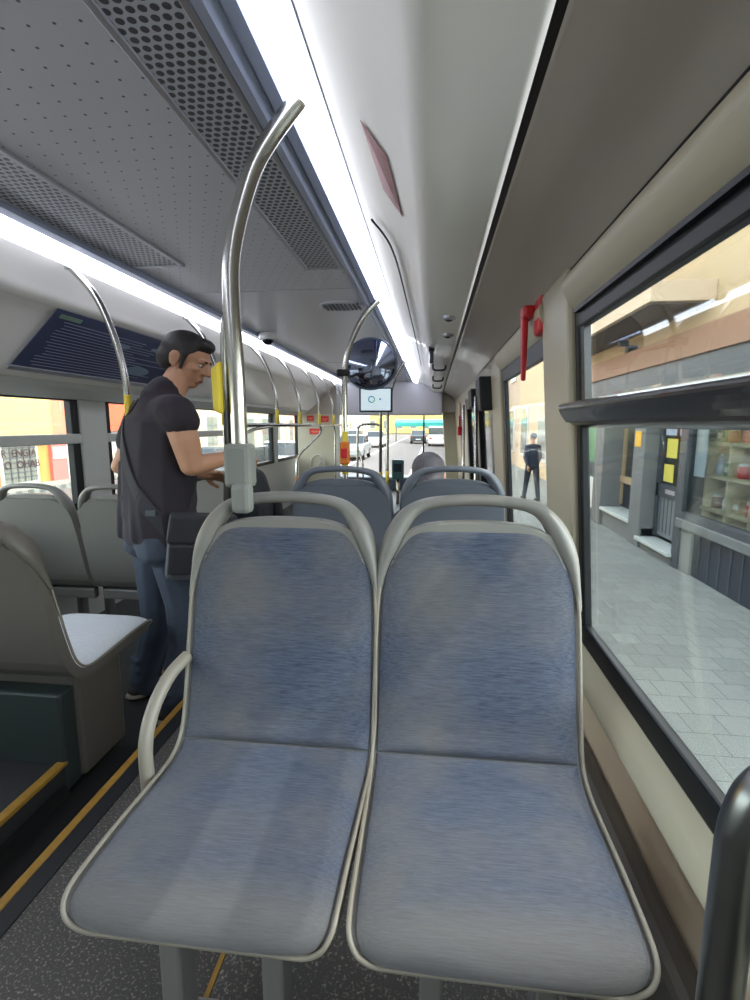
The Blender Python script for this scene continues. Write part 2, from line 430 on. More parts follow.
# right wall pieces that follow the lean
def rbox(bm, y0, y1, z0, z1, o0, o1):
    a, b = wx(z0), wx(z1)
    return hexa(bm, [(a + o0, y0, z0), (a + o1, y0, z0), (a + o1, y1, z0), (a + o0, y1, z0), (b + o0, y0, z1), (b + o1, y0, z1), (b + o1, y1, z1), (b + o0, y1, z1)])
wr = struct('wall_right')
obj('lower_wall', box(BM(), 0.462, 0.52, YB, 3.45, -0.1, 0.46), 'cream2', wr)
bb = struct('shade_strip_right')
obj('gap_shade_strip', box(BM(), 0.40, 0.462, YB, 3.45, 0, 0.30), 'shell_dark', bb, bevel=.02)  # added dark strip standing in for the shaded gap between seat and wall
sp = smooth_prof([(0.462, 0.455), (0.435, 0.458), (0.422, 0.475), (0.432, 0.515), (0.456, 0.552)], 5) + [(0.49, 0.552), (0.49, 0.455)]
obj('window_sill', extrude_y(BM(), sp, YB, 3.45), 'cream', wr)
obj('pillar', rbox(BM(), 1.50, 1.83, 0.45, 1.63, -0.022, 0.024), 'cream', wr, bevel=0.012)
obj('pillar', rbox(BM(), 3.02, 3.45, 0.0, 1.60, -0.012, 0.03), 'cream', wr, bevel=0.01)
obj('front_wall', rbox(BM(), 6.35, YF, -0.1, 1.52, 0.0, 0.12), 'cream', wr)
obj('front_wall_rib', rbox(BM(), 7.3, 7.42, 0.0, 1.52, -0.03, 0.0), 'cream2', wr, bevel=0.01)
obj('front_post', rbox(BM(), YF - .45, YF, 0, 1.52, -0.22, 0.0), 'cream', wr)

def window(name, y0, y1, z0, z1, yend0=None):
    s = struct(name); bm = BM()
    return s
# window_1: the large one at the seats
w1 = struct('window_1'); bm = BM()
rbox(bm, YB, 1.50, 0.552, 0.617, -0.004, 0.022); rbox(bm, YB, 1.50, 1.46, 1.515, -0.004, 0.022)
rbox(bm, 1.462, 1.50, 0.60, 1.48, -0.004, 0.022); rbox(bm, YB, YB + .08, 0.6, 1.48, -0.004, 0.022)
obj('frame', bm, 'frame', w1, bevel=0.006)
bm = BM(); rbox(bm, YB, 1.46, 1.498, 1.508, -0.016, 0.0); obj('frame_lip', bm, 'frame', w1)
bm = BM(); bar = smooth_prof([(wx(1.265) + .01, 1.268), (wx(1.24) - .035, 1.262), (wx(1.23) - .045, 1.245), (wx(1.2) - .02, 1.205), (wx(1.19) + .01, 1.193)], 5)
extrude_y(bm, bar + [(0.42, 1.193), (0.418, 1.268)], YB, 1.535); obj('hopper_bar', bm, 'hopper', w1, bevel=0.004)
bm = BM(); rbox(bm, YB, 1.475, 0.60, 1.20, 0.012, 0.016); obj('pane', bm, 'glass', w1)
bm = BM(); rbox(bm, YB, 1.43, 1.26, 1.47, 0.020, 0.024); obj('pane', bm, 'glass', w1)
# sliding pane edge inside the upper light
bm = BM(); rbox(bm, 1.425, 1.465, 1.26, 1.47, 0.0, 0.018); obj('hopper_stile', bm, 'hopper', w1)
bm = BM(); rbox(bm, YB, 1.47, 1.2, 1.262, .016, .026); obj('mullion', bm, 'frame', w1)
# window_2: beyond the pillar
w2 = struct('window_2'); bm = BM()
rbox(bm, 1.83, 3.02, 0.552, 0.60, 0, 0.024); rbox(bm, 1.83, 3.02, 1.44, 1.515, 0, 0.024)
rbox(bm, 2.93, 3.02, 0.58, 1.46, 0, 0.024); rbox(bm, 1.83, 1.90, 0.58, 1.46, 0, 0.024)
obj('frame', bm, 'frame', w2, bevel=0.005)
bm = BM(); rbox(bm, 1.88, 2.95, 0.59, 1.45, 0.015, 0.019); obj('pane', bm, 'glass', w2)
# right door: two dark framed leaves
d1 = struct('door_1')
for y0, y1 in ((3.47, 4.85), (4.95, 6.33)):
    bm = BM()
    rbox(bm, y0, y0 + .22, 0, 1.5, 0.0, 0.06); rbox(bm, y1 - .22, y1, 0, 1.5, 0.0, 0.06); rbox(bm, y0, y1, 1.38, 1.5, 0.0, 0.06); rbox(bm, y0, y1, 0.0, 0.16, 0.0, 0.06)
    obj('leaf_frame', bm, 'frame', d1, bevel=0.01)
    bm = BM(); rbox(bm, y0 + .1, y1 - .1, 0.12, 1.4, 0.03, 0.034); obj('pane', bm, 'glass_dark', d1)
    obj('leaf_tube', tube(BM(), [(0.33, y0 + .2, 0.05), (0.30, y0 + .2, 1.40)], 0.013), 'chrome', d1, smooth=True)
bm = BM(); rbox(bm, 3.45, 3.75, 1.30, 1.52, -0.09, 0.0); rbox(bm, 4.6, 4.95, 1.36, 1.52, -0.06, 0.0); obj('door_gear', bm, 'black', d1, bevel=0.01)

# left wall with its windows
wl = struct('wall_left')
obj('lower_wall', box(BM(), WL - .06, WL, YB, YF, -0.3, 0.62), 'greywall', wl)
LW = [('window_3', YB, 3.22, True), ('window_4', 3.50, 5.95, True), ('window_5', 6.15, 7.45, False), ('window_6', 7.62, 8.9, False)]
for a, b in ((3.22, 3.50), (5.95, 6.15), (7.45, 7.62), (8.9, YF)):
    obj('pillar', box(BM(), WL - .045, WL + .02, a, b, 0.62, 1.40), 'greywall', wl, bevel=0.01)
for name, y0, y1, hop in LW:
    s = struct(name); bm = BM()
    for a in ((y0, y1, .62, .67), (y0, y1, 1.36, 1.40), (y0, y0 + .06, .62, 1.40), (y1 - .07, y1, .62, 1.40)): box(bm, WL - .045, WL + .006, *a)
    obj('frame', bm, 'frame', s, bevel=0.006)
    if hop: obj('hopper_bar', box(BM(), -2.5, WL + .02, y0, y1, 1.075, 1.14), 'greywall', s, bevel=0.008)
    obj('pane', box(BM(), WL - .03, WL - .026, y0 + .04, y1 - .04, 0.65, 1.38), 'glass', s)

# front: header, windscreen, posts, dashboard
wf = struct('wall_front')
obj('front_header', box(BM(), -1.72, 0.16, 9.0, 9.5, 1.375, 1.97), 'ceil_plain', wf, bevel=0.03)
obj('header_left', box(BM(), -2.6, -1.72, 9.1, 9.5, 1.375, 1.97), 'panel', wf)
obj('header_right', box(BM(), 0.16, 0.5, 9.1, 9.5, 1.42, 1.97), 'panel', wf)
obj('front_apron', box(BM(), -2.6, 0.62, YF, YF + .15, -0.9, 0.18), 'greywall', wf)
obj('front_top', box(BM(), -2.6, 0.62, YF, YF + .15, 1.7, 2.05), 'greywall', wf)
ws = struct('window_7')
obj('pane', box(BM(), -2.5, 0.5, YF + .05, YF + .06, 0.17, 1.72), 'glass', ws)
obj('centre_divider', box(BM(), -0.19, -0.16, YF, YF + .05, 0.15, 1.75), 'black', ws)
obj('screen_post', box(BM(), -2.6, -2.35, YF - .1, YF + .1, -0.2, 2.0), 'greywall', ws)
obj('screen_post', box(BM(), 0.36, 0.6, YF - .1, YF + .1, -0.2, 2.0), 'cream', ws)
d = obj('dashboard', box(BM(), -2.3, 0.18, 9.2, 9.75, -0.17, 0.24), 'dash', bevel=0.05)
tag(d, 'dark bluish dashboard below the windscreen at the far front', 'dashboard')

# driver's cab back panel
cab = struct('wall_cab')
obj('cab_panel', box(BM(), -2.33, -1.62, 8.55, 8.6, -0.17, 1.38), 'cream', cab, bevel=0.01)
obj('panel_edge', box(BM(), -1.64, -1.60, 8.52, 8.63, -0.17, 1.97), 'greywall', cab)
cp = [Vector((-1.98 + .13 * math.cos(a), 8.545, .52 + .17 * math.sin(a))) for a in [2 * PI * k / 28 for k in range(28)]]
bm = BM(); tube(bm, cp, 0.014, 8, closed=True); tube(bm, [(-2.06, 8.545, .40), (-1.99, 8.545, .46), (-1.93, 8.545, .58), (-1.99, 8.545, .62), (-1.90, 8.545, .66)], .012, 8)
obj('panel_relief', bm, 'relief', cab, smooth=True)
cb = obj('storage_box', box(BM(), -2.22, -1.88, 8.28, 8.52, -0.17, 0.12), 'maroon', bevel=0.02)
tag(cb, 'brown box on the floor against the cream cab panel', 'box')

# ================================================================== SEATS
PROF = [(-.207, .404), (-.207, .425), (-.193, .442), (-.165, .450), (-.07, .450), (.06, .441), (.15, .437), (.200, .452), (.236, .500), (.258, .58), (.282, .70), (.308, .83), (.328, .915), (.337, .956)]
def seat_curve():
    pts = catmull([(0, y, z) for y, z in PROF], 10)
    s = [0]
    for a, b in zip(pts, pts[1:]): s.append(s[-1] + (b - a).length)
    return pts, s
SP, SS = seat_curve(); STOT = SS[-1]
def sat(t):
    """point and outward normal at arc length t"""
    t = max(0, min(STOT, t))
    for i in range(len(SS) - 1):
        if SS[i + 1] >= t: break
    k = (t - SS[i]) / max(1e-9, SS[i + 1] - SS[i])
    p = SP[i].lerp(SP[i + 1], k)
    a = sat0(max(0, t - .02)); b = sat0(min(STOT, t + .02)); d = (b - a).normalized()
    return p, Vector((0, -d.z, d.y))
def sat0(t):
    for i in range(len(SS) - 1):
        if SS[i + 1] >= t: break
    k = (t - SS[i]) / max(1e-9, SS[i + 1] - SS[i]); return SP[i].lerp(SP[i + 1], k)
WK = [(0, .214), (.10, .218), (.30, .222), (.44, .226), (.52, .229), (.66, .227), (.76, .225), (.86, .219), (.95, .200), (1.02, .176), (1.2, .15)]
def hw(t):
    for (a, u), (b, v) in zip(WK, WK[1:]):
        if a <= t <= b:
            k = (t - a) / (b - a); w = u + (v - u) * (k * k * (3 - 2 * k) * .5 + k * .5); break
    else: w = WK[-1][1]
    r = .055
    if t < r: w -= r - math.sqrt(max(0, r * r - (r - t) ** 2))
    r2 = .075; e = STOT - t
    if e < r2: w -= (r2 - math.sqrt(max(0, r2 * r2 - (r2 - e) ** 2))) * 1.1
    return w
CREASE = .47
for i, q in enumerate(SP):
    if q.y > .205: CREASE = SS[i]; break
def seat_grid(bm, t0, t1, grow, lift, thick, dome=0.0, rows=46, cols=18):
    ts = []
    for i in range(rows + 1):
        k = i / rows; k = .5 - .5 * math.cos(PI * k) ; ts.append(t0 + (t1 - t0) * k)
    top = []; bot = []
    for t in ts:
        p, n = sat(t); w = hw(t) + grow; a = []; b = []
        e = min(t - t0, t1 - t); edge = min(1, max(0, e) / .02); edge = math.sqrt(max(0, 1 - (1 - edge) ** 2))
        for j in range(cols + 1):
            u = -1 + 2 * j / cols; u = math.sin(u * PI / 2)
            h = lift + dome * (1 - u ** 6) * (edge if dome else 0)
            # the fabric dips a little between the side bolsters
            a.append(bm.verts.new(p + Vector((u * w, 0, 0)) + n * h)); b.append(bm.verts.new(p + Vector((u * w, 0, 0)) + n * (lift - thick)))
        top.append(a); bot.append(b)
    for i in range(rows):
        for j in range(cols):
            bm.faces.new((top[i][j], top[i][j + 1], top[i + 1][j + 1], top[i + 1][j])); bm.faces.new((bot[i][j], bot[i + 1][j], bot[i + 1][j + 1], bot[i][j + 1]))
        bm.faces.new((top[i][0], top[i + 1][0], bot[i + 1][0], bot[i][0])); bm.faces.new((top[i][-1], bot[i][-1], bot[i + 1][-1], top[i + 1][-1]))
    for j in range(cols):
        bm.faces.new((top[0][j], bot[0][j], bot[0][j + 1], top[0][j + 1])); bm.faces.new((top[-1][j], top[-1][j + 1], bot[-1][j + 1], bot[-1][j]))
    return bm

def make_seat(label, fabric='fabric', shell='shell'):
    r = thing('bus_seat', label, 'seat')
    obj('seat_cushion', seat_grid(BM(), .004, CREASE - .002, -.004, .0, .018, .016), fabric, r, smooth=True)
    obj('backrest', seat_grid(BM(), CREASE + .002, STOT - .004, -.004, .0, .018, .016), fabric, r, smooth=True)
    bm = seat_grid(BM(), 0, STOT, .006, -.006, .034)
    # crown of the shell between pad and grip
    obj('shell', bm, shell, r, smooth=False, bevel=.004)
    # pale piping all round the pad
    L_ = []; Rr = []
    for i in range(71):
        t = STOT * (.5 - .5 * math.cos(PI * i / 70)); p, n = sat(t); w = hw(t) + .006
        L_.append(p + Vector((-w, 0, 0)) + n * .002); Rr.append(p + Vector((w, 0, 0)) + n * .002)
    loop = L_ + Rr[::-1]
    out = [loop[0]]
    for q in loop[1:]:
        if (q - out[-1]).length > .006: out.append(q)
    obj('edge_trim', tube(BM(), out, .0042, 8, closed=True), 'trim', r, smooth=True)
    # crown panel: fills from pad to the slot
    bm = BM(); cr = []
    for j in range(15):
        u = -1 + 2 * j / 14
        ztop = .976 - .014 * u ** 2 - .02 * u ** 6; zb = .93 - .07 * u ** 4
        yy = lambda z: .340 + (z - .968) * .25
        xb = u * .208; xt = u * .172
        cr.append([bm.verts.new((xb, yy(zb) - .004, zb)), bm.verts.new((xt, yy(ztop) - .008, ztop)), bm.verts.new((xt, yy(ztop) + .022, ztop)), bm.verts.new((xb, yy(zb) + .03, zb))])
    for a, b in zip(cr, cr[1:]):
        for k in range(4): bm.faces.new((a[k], a[(k + 1) % 4], b[(k + 1) % 4], b[k]))
    bm.faces.new(cr[0]); bm.faces.new(cr[-1][::-1])
    obj('crown', bm, shell, r, smooth=False, bevel=.005)
    # looped grab handle
    hp = [(-.233, .300, .78), (-.226, .314, .83), (-.213, .332, .89), (-.186, .350, .952), (-.155, .360, .993), (-.115, .366, 1.012), (-.055, .369, 1.020), (.0, .370, 1.022)]
    hp = hp + [(-x, y, z) for x, y, z in hp[-2::-1]]
    hc = catmull(hp, 6); nn = len(hc)
    rad = [.004 + .010 * min(1, 6 * min(i, nn - 1 - i) / nn) + .010 * math.exp(-((min(i, nn - 1 - i) / nn - .20) / .09) ** 2) for i in range(nn)]
    obj('grab_handle', tube(BM(), hc, rad, 12, flat=(Vector((0, 1, 0)), 1.45)), shell, r, smooth=True)
    return r
def seat_legs(r, zf, kind='post'):
    if kind == 'post':
        bm = BM(); box(bm, -.115, -.075, -.12, -.06, zf, .41); box(bm, -.14, -.05, -.16, -.02, zf, zf + .012)
        obj('leg', bm, 'leg', r, bevel=.006)
        bm = BM(); box(bm, .075, .115, -.12, -.06, zf, .41); box(bm, .05, .14, -.16, -.02, zf, zf + .012)
        obj('leg', bm, 'leg', r, bevel=.006)
        obj('underframe', box(BM(), -.19, .19, -.16, .17, .385, .41), 'leg', r, bevel=.006)
        obj('cross_beam', box(BM(), -.22, .22, .17, .215, .34, .40), 'leg', r, bevel=.008)

GS = 'rear-facing pair of blue seats in front'
sl = make_seat('worn blue bus seat in front, left of the pair, with tubular armrest')
seat_legs(sl, 0.035)
sl.location = (-.358, .835, 0)
bm = BM(); tube(bm, catmull([(-.236, .27, .635), (-.250, .21, .615), (-.258, .15, .57), (-.258, .11, .51), (-.252, .098, .43), (-.245, .10, .36), (-.19, .11, .33)], 8), .0155, 12)
obj('armrest', bm, 'trim', sl, smooth=True)
sr = make_seat('worn blue bus seat in front, right of the pair, next to the window')
seat_legs(sr, 0.035)
sr.location = (.107, .835, 0)
f1 = make_seat('grey-backed seat behind the left front seat, seen from the rear', 'fabric_grey', 'shell_blue'); seat_legs(f1, 0.0)
f1.location = (-.408, 2.56, -.015); f1.rotation_euler.z = PI
f2 = make_seat('grey-backed seat behind the right front seat, holding the seated passenger', 'fabric_grey', 'shell_blue'); seat_legs(f2, 0.0)
f2.location = (.09, 2.56, -.01); f2.rotation_euler.z = PI
n1 = make_seat('nearest seat across the aisle, its cushion coloured bright as window-lit, seen from the side', 'fabric_window_lit', 'shell_dark')
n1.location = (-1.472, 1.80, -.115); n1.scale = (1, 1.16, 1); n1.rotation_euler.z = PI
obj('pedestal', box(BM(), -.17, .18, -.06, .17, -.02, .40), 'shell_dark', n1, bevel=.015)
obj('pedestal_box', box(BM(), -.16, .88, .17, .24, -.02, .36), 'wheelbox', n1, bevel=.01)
a1 = make_seat('beige-grey seat back beside the left wall window', 'fabric_grey', 'shell'); seat_legs(a1, 0.0)
a1.location = (-2.17, 2.82, -.145); a1.rotation_euler.z = PI
b1 = make_seat('beige-grey seat back just left of the standing man', 'fabric_grey', 'shell'); seat_legs(b1, 0.0)
b1.location = (-1.675, 2.82, -.145); b1.rotation_euler.z = PI

# ================================================================== GRAB POLES
p = thing('grab_pole', 'large curved steel pole rising from the left front seat to the ceiling light', 'pole', (-.478, 1.205, 1.0))
obj('pole', tube(BM(), catmull([(0, 0, .13), (0, 0, .30), (-.006, 0, .50), (.004, 0, .62), (.05, 0, .76), (.10, 0, .84), (.172, 0, .92)], 8), .0205, 16), 'chrome', p, smooth=True)
obj('end_flange', lathe(BM(), [(.03, 0), (.03, .012), (.02, .02)], 16, Matrix.Translation((.168, 0, .932))), 'chrome', p, smooth=True)
bm = BM(); box(bm, -.034, .034, -.03, .03, .045, .155); obj('clamp_box', bm, 'bracket', p, bevel=.012)
bm = BM(); box(bm, -.010, .040, -.052, -.012, -.015, .058); obj('lower_bracket', bm, 'bracket', p, bevel=.012)
obj('cable_tube', tube(BM(), [(-.030, .0, .15), (-.030, 0, .35), (-.027, 0, .44), (-.012, 0, .48)], .009, 10), 'chrome', p, smooth=True)
sb = BM(); hexa(sb, [(-.058, -.02, .235), (-.034, -.02, .225), (-.034, .02, .225), (-.058, .02, .235), (-.060, -.02, .335), (-.034, -.02, .355), (-.034, .02, .355), (-.060, .02, .335)])
obj('stop_button', sb, 'yellow', p, bevel=.008)
# second pole with the mirror
p = thing('grab_pole', 'curved steel pole farther along the right row, below the round mirror', 'pole', (-.535, 3.05, 0))
obj('pole', tube(BM(), catmull([(0, 0, .0), (0, 0, 1.0), (0, 0, 1.45), (.015, 0, 1.60), (.06, 0, 1.73), (.13, 0, 1.85), (.21, 0, 1.925)], 8), .017, 14), 'chrome', p, smooth=True)
obj('stop_button', box(BM(), -.03, .03, -.035, .01, .96, 1.10), 'orange', p, bevel=.012)
obj('stop_button_face', box(BM(), -.02, .02, -.042, -.034, 1.0, 1.06), 'redsign', p, bevel=.005)
obj('yellow_sleeve', tube(BM(), [(0, 0, .9), (0, 0, 1.16)], .019, 14), 'yellow', p, smooth=True)
# front pair near the windscreen
p = thing('grab_pole', 'slim straight pole before the windscreen, left one of two', 'pole', (-.61, 5.9, 0))
obj('pole', tube(BM(), [(0, 0, 0), (0, 0, 1.40), (.01, 0, 1.62)], .019, 12), 'chrome', p, smooth=True)
obj('yellow_sleeve', tube(BM(), [(0, 0, .52), (0, 0, .64)], .023, 12), 'yellow', p, smooth=True)
p = thing('grab_pole', 'slim pole before the windscreen bending over to the right ceiling light', 'pole', (-.53, 5.9, 0))
obj('pole', tube(BM(), catmull([(0, 0, 0), (0, 0, 1.25), (.01, 0, 1.42), (.06, 0, 1.66), (.13, 0, 1.82), (.20, 0, 1.93)], 8), .019, 12), 'chrome', p, smooth=True)
obj('yellow_sleeve', tube(BM(), [(0, 0, .50), (0, 0, .66)], .023, 12), 'yellow', p, smooth=True)
# left row of poles
LP = [(2.25, 'curved steel pole on the left row, nearest one, behind the man'), (3.35, 'curved steel pole on the left row, its top just above the man\'s head'),
      (4.55, 'curved steel pole on the left row, first one right of the man'), (5.35, 'curved steel pole on the left row, second one right of the man'),
      (6.3, 'curved steel pole on the left row, third one right of the man'), (7.2, 'curved steel pole on the left row, fourth one right of the man'), (8.2, 'curved steel pole on the left row, farthest one by the cab panel')]
for i, (y, lab) in enumerate(LP):
    bot = 1.20 if i in (2, 3, 4, 5) else (.88 if i == 0 else -.17)
    if i == 1: bot = -.17
    p = thing('grab_pole', lab, 'pole', (-1.43, y, 0), 0, 'left row of grab poles')
    obj('pole', tube(BM(), catmull([(0, 0, bot), (0, 0, (bot + 1.33) / 2), (0, 0, 1.33), (-.015, 0, 1.48), (-.06, 0, 1.65), (-.13, 0, 1.80), (-.235, 0, 1.915)], 8), .016, 12), 'chrome', p, smooth=True)
    obj('end_flange', lathe(BM(), [(.024, 0), (.024, .01)], 12, Matrix.Translation((-.235, 0, 1.906))), 'chrome', p)
    obj('yellow_sleeve', tube(BM(), [(0, 0, max(bot, 1.20)), (0, 0, 1.34)], .0175, 12), 'yellow', p, smooth=True)
rl = thing('grab_rail', 'long horizontal steel rail along the left side with hanging loops', 'rail', (-1.43, 3.6, 1.2))
obj('rail', tube(BM(), [(0, 0, 0), (0, 4.9, 0)], .017, 12), 'chrome', rl, smooth=True)
obj('loop', tube(BM(), catmull([(0, .0, -.08), (0, .4, -.03), (0, 0.9, -.005)], 8), .015, 10), 'chrome', rl, smooth=True)
obj('loop', tube(BM(), catmull([(0, 2.7, 0), (.0, 2.72, -.10), (-.10, 2.55, -.24), (-.20, 2.4, -.38), (-.22, 2.35, -.6), (-.22, 2.35, -1.37)], 8), .016, 10), 'chrome', rl, smooth=True)
obj('yellow_sleeve', tube(BM(), [(-.22, 2.35, -.74), (-.22, 2.35, -.62)], .018, 10), 'orange', rl, smooth=True)
obj('loop', tube(BM(), catmull([(0, 3.6, 0), (0, 3.66, -.04), (0, 3.7, -.2), (0, 3.7, -1.37)], 8), .014, 10), 'chrome', rl, smooth=True)
hp_ = thing('hand_rail', 'thin hooped rail in the entrance before the windscreen', 'rail', (-.86, 7.4, 0))
obj('rail', tube(BM(), catmull([(-.25, 0, 0), (-.25, 0, 1.0), (-.22, 0, 1.18), (-.1, 0, 1.21), (.06, 0, 1.2), (.09, 0, 1.1), (.1, 0, .6), (.12, 0, 0)], 8), .018, 10), 'chrome', hp_, smooth=True)
obj('strut', tube(BM(), [(-.25, 0, .9), (-.17, 0, .62), (-.16, 0, 0)], .012, 8), 'chrome', hp_, smooth=True)
# near hoop at lower right
nh = thing('grab_rail', 'thick worn dark metal hoop close to the camera at lower right', 'rail', (.318, .475, 0))
obj('hoop', tube(BM(), catmull([(-.012, 0, 0.0), (-.012, 0, .40), (-.012, 0, .74), (-.009, 0, .815), (.008, 0, .856), (.045, -.002, .878), (.085, -.004, .878), (.112, -.006, .85), (.12, -.006, .79), (.12, -.006, .5), (.12, -.006, 0.0)], 8), .0205, 16), 'chrome_dark', nh, smooth=True)

# ================================================================== CEILING FITTINGS
cl = thing('ceiling_light', 'long bright strip light above the right row of seats', 'light', (-.31, 0, 1.93))
bm = BM(); extrude_y(bm, [(-.042, .008), (-.010, -.006), (.018, -.018), (.026, -.024), (.042, .012), (-.038, .02)], YB + .02, 8.9); obj('diffuser', bm, 'light', cl)
bm = BM(); extrude_y(bm, [(-.135, .04), (-.13, .012), (-.105, .006), (-.085, .02), (-.075, .008), (-.046, .008), (-.046, .03), (.043, .013), (.048, .010), (.05, .06), (-.13, .06)], YB + .02, 8.9)
obj('housing', bm, 'housing', cl)
cl2 = thing('ceiling_light', 'long bright strip light along the left side of the ceiling', 'light', (-1.58, 0, 1.93))
bm = BM(); extrude_y(bm, [(.042, .008), (.0, -.012), (-.036, -.034), (-.052, -.028), (-.060, .008), (.038, .02)], YB + .02, 8.9); obj('diffuser', bm, 'light', cl2)
bm = BM(); extrude_y(bm, [(.10, .045), (.095, .01), (.05, .008), (.046, .03), (-.060, .012), (-.072, .004), (-.08, .06), (.10, .06)], YB + .02, 8.9)
obj('housing', bm, 'housing', cl2)
def grille(label, x0, x1, y1, dx=0):
    g = thing('ceiling_grille', label, 'vent', ((x0 + x1) / 2, 0, 1.97)); w = (x1 - x0) / 2
    obj('perforated_sheet', box(BM(), -w + .015, w - .015, YB + .03, y1 - .015, -.006, .0), 'grille', g)
    bm = BM(); box(bm, -w, -w + .02, YB + .03, y1, -.012, .002); box(bm, w - .02, w, YB + .03, y1, -.012, .002); box(bm, -w, w, y1 - .02, y1, -.012, .002)
    obj('frame', bm, 'alu', g, bevel=.003)
    return g
g = grille('long perforated vent strip beside the right strip light', -.645, -.452, 2.57)
g = grille('wide perforated vent strip beside the left strip light', -1.495, -1.21, 2.45)
v = thing('air_vent', 'small oval air vent on the ceiling between the strip lights', 'vent', (-.60, 3.35, 1.965))
bm = BM(); lathe(bm, [(.15, .008), (.15, -.004), (.13, -.010), (.12, -.004)], 28, Matrix.Diagonal((1.0, .8, 1, 1))); obj('rim', bm, 'ceil_plain', v, smooth=False)
bm = BM()
for k in range(9): box(bm, -.11 + k * .027, -.098 + k * .027, -.08, .08, -.012, 0)
obj('louvre', bm, 'stone', v)
dc = thing('dome_camera', 'small white dome camera on the ceiling by the left light', 'camera', (-1.40, 4.25, 1.97))
obj('base', lathe(BM(), [(.075, .0), (.075, -.045), (.066, -.058)], 24), 'white', dc, smooth=False, bevel=.004)
bm = BM(); ico(bm, (0, -.005, -.058), (.05, .05, .045), sub=3); obj('dome', bm, 'lens', dc, smooth=True)
for (x, y, lab) in ((.075, 2.80, 'nearer round spot fitting on the grey ceiling panel at right'), (.085, 3.32, 'farther round spot fitting on the grey ceiling panel at right')):
    s = thing('spot_fitting', lab, 'lamp', (x, y, 1.768))
    obj('ring', lathe(BM(), [(.035, .004), (.035, -.012), (.024, -.018), (.02, -.01)], 20), 'alu', s, smooth=False)
    bm = BM(); ico(bm, (0, 0, -.010), (.022, .022, .016)); obj('lens', bm, 'spot', s, smooth=True)
for (y, lab) in ((5.0, 'small ceiling hook, first along the far right ceiling panel'), (6.2, 'small ceiling hook, second along the far right ceiling panel'), (7.4, 'small ceiling hook, last along the far right ceiling panel')):
    s = thing('ceiling_hook', lab, 'hook', (.05, y, 1.772))
    obj('hook', tube(BM(), catmull([(-.06, 0, .01), (-.055, 0, -.04), (0, 0, -.05), (.055, 0, -.04), (.06, 0, .01)], 6), .010, 8), 'spot', s, smooth=True)
hs = thing('hanging_handle', 'dark strap handle under the right cove ahead', 'handle', (-.02, 4.0, 1.76))
obj('strap', box(BM(), -.015, .015, -.02, .02, -.09, .03), 'spot', hs, bevel=.006)
obj('mount', box(BM(), -.022, .022, -.03, .03, .0, .035), 'black', hs, bevel=.006)
# notice on the cove
nb = BM(); q = [(-.183, 1.29, 1.914), (-.129, 1.39, 1.882), (-.109, 1.73, 1.866), (-.160, 1.62, 1.902)]
nrm = Vector((-.5, 0, -.86)) * .0015
hexa(nb, [Vector(v_) + nrm for v_ in q] + [Vector(v_) + nrm * .2 for v_ in q])
tag(obj('notice', nb, 'notice'), 'brownish red printed notice stuck on the white cove panel', 'sticker')
cb_ = tag(obj('cable', tube(BM(), catmull([(-.23, 1.9, 1.925), (-.175, 2.15, 1.90), (-.16, 2.9, 1.893), (-.15, 4.2, 1.885), (-.148, 6, 1.885)], 8), .004, 6), 'black', smooth=True), 'thin black cable running along the white cove beside the light', 'cable')

# red emergency handle
eh = thing('emergency_release', 'red emergency handle on the pillar top between the right windows', 'handle', (.385, 1.86, 1.56))
bm = BM(); box(bm, -.035, .01, -.05, .05, -.05, .075); obj('base', bm, 'red', eh, bevel=.012)
bm = BM(); box(bm, -.075, -.03, .03, .11, .015, .06); obj('pivot', bm, 'red', eh, bevel=.012)
bm = BM(); hexa(bm, [(-.075, .055, .06), (-.05, .055, .06), (-.05, .105, .06), (-.075, .105, .06), (-.066, .065, -.20), (-.05, .065, -.20), (-.05, .085, -.20), (-.066, .085, -.20)])
obj('lever', bm, 'red', eh, bevel=.006)

# convex mirror and monitor
mr = thing('convex_mirror', 'round convex mirror with dark rim hanging beside the monitor', 'mirror', (-.475, 3.85, 1.655))
Mm = Matrix.Rotation(PI / 2, 4, 'X') @ Matrix.Diagonal((1.03, .98, 1, 1))
obj('mirror_face', lathe(BM(), [(.188 * math.cos(a), .05 * math.sin(a) + .006) for a in [i * PI / 2 / 7 for i in range(7)]] + [(.004, .056)], 36, Mm), 'mirror', mr, smooth=True)
obj('rim', lathe(BM(), [(.186, .012), (.196, .012), (.199, .0), (.19, -.03), (.10, -.05), (.05, -.055)], 36, Mm), 'mirror_rim', mr, smooth=False)
bm = BM(); tube(bm, [(0, .05, 0), (-.06, .07, -.04), (-.13, -.1, -.10), (-.075, -.775, -.145)], .011, 8); obj('bracket', bm, 'black', mr, smooth=True)
bm = BM(); box(bm, -.105, -.03, -.83, -.76, -.165, -.125); obj('clamp', bm, 'black', mr, bevel=.01)
mo = thing('monitor', 'flat screen hanging from the ceiling showing a small ring logo', 'screen', (-.635, 5.6, 1.475))
obj('casing', box(BM(), -.185, .185, 0, .05, -.135, .135), 'casing', mo, bevel=.008)
obj('screen', box(BM(), -.165, .165, -.004, .002, -.115, .118), 'screen', mo)
ring = [Vector((-.045 + .033 * math.cos(a), -.007, .005 + .033 * math.sin(a))) for a in [2 * PI * k / 24 for k in range(24)]]
obj('ring_logo', tube(BM(), ring[1:20], .006, 6), 'cyan', mo); obj('ring_logo', tube(BM(), ring[19:24] + ring[:2], .006, 6), 'green', mo)
bm = BM(); box(bm, .04, .062, -.006, -.004, .0, .016); obj('screen_mark', bm, 'cyan', mo)
obj('hanger', box(BM(), -.03, .03, .01, .04, .13, .465), 'casing', mo)

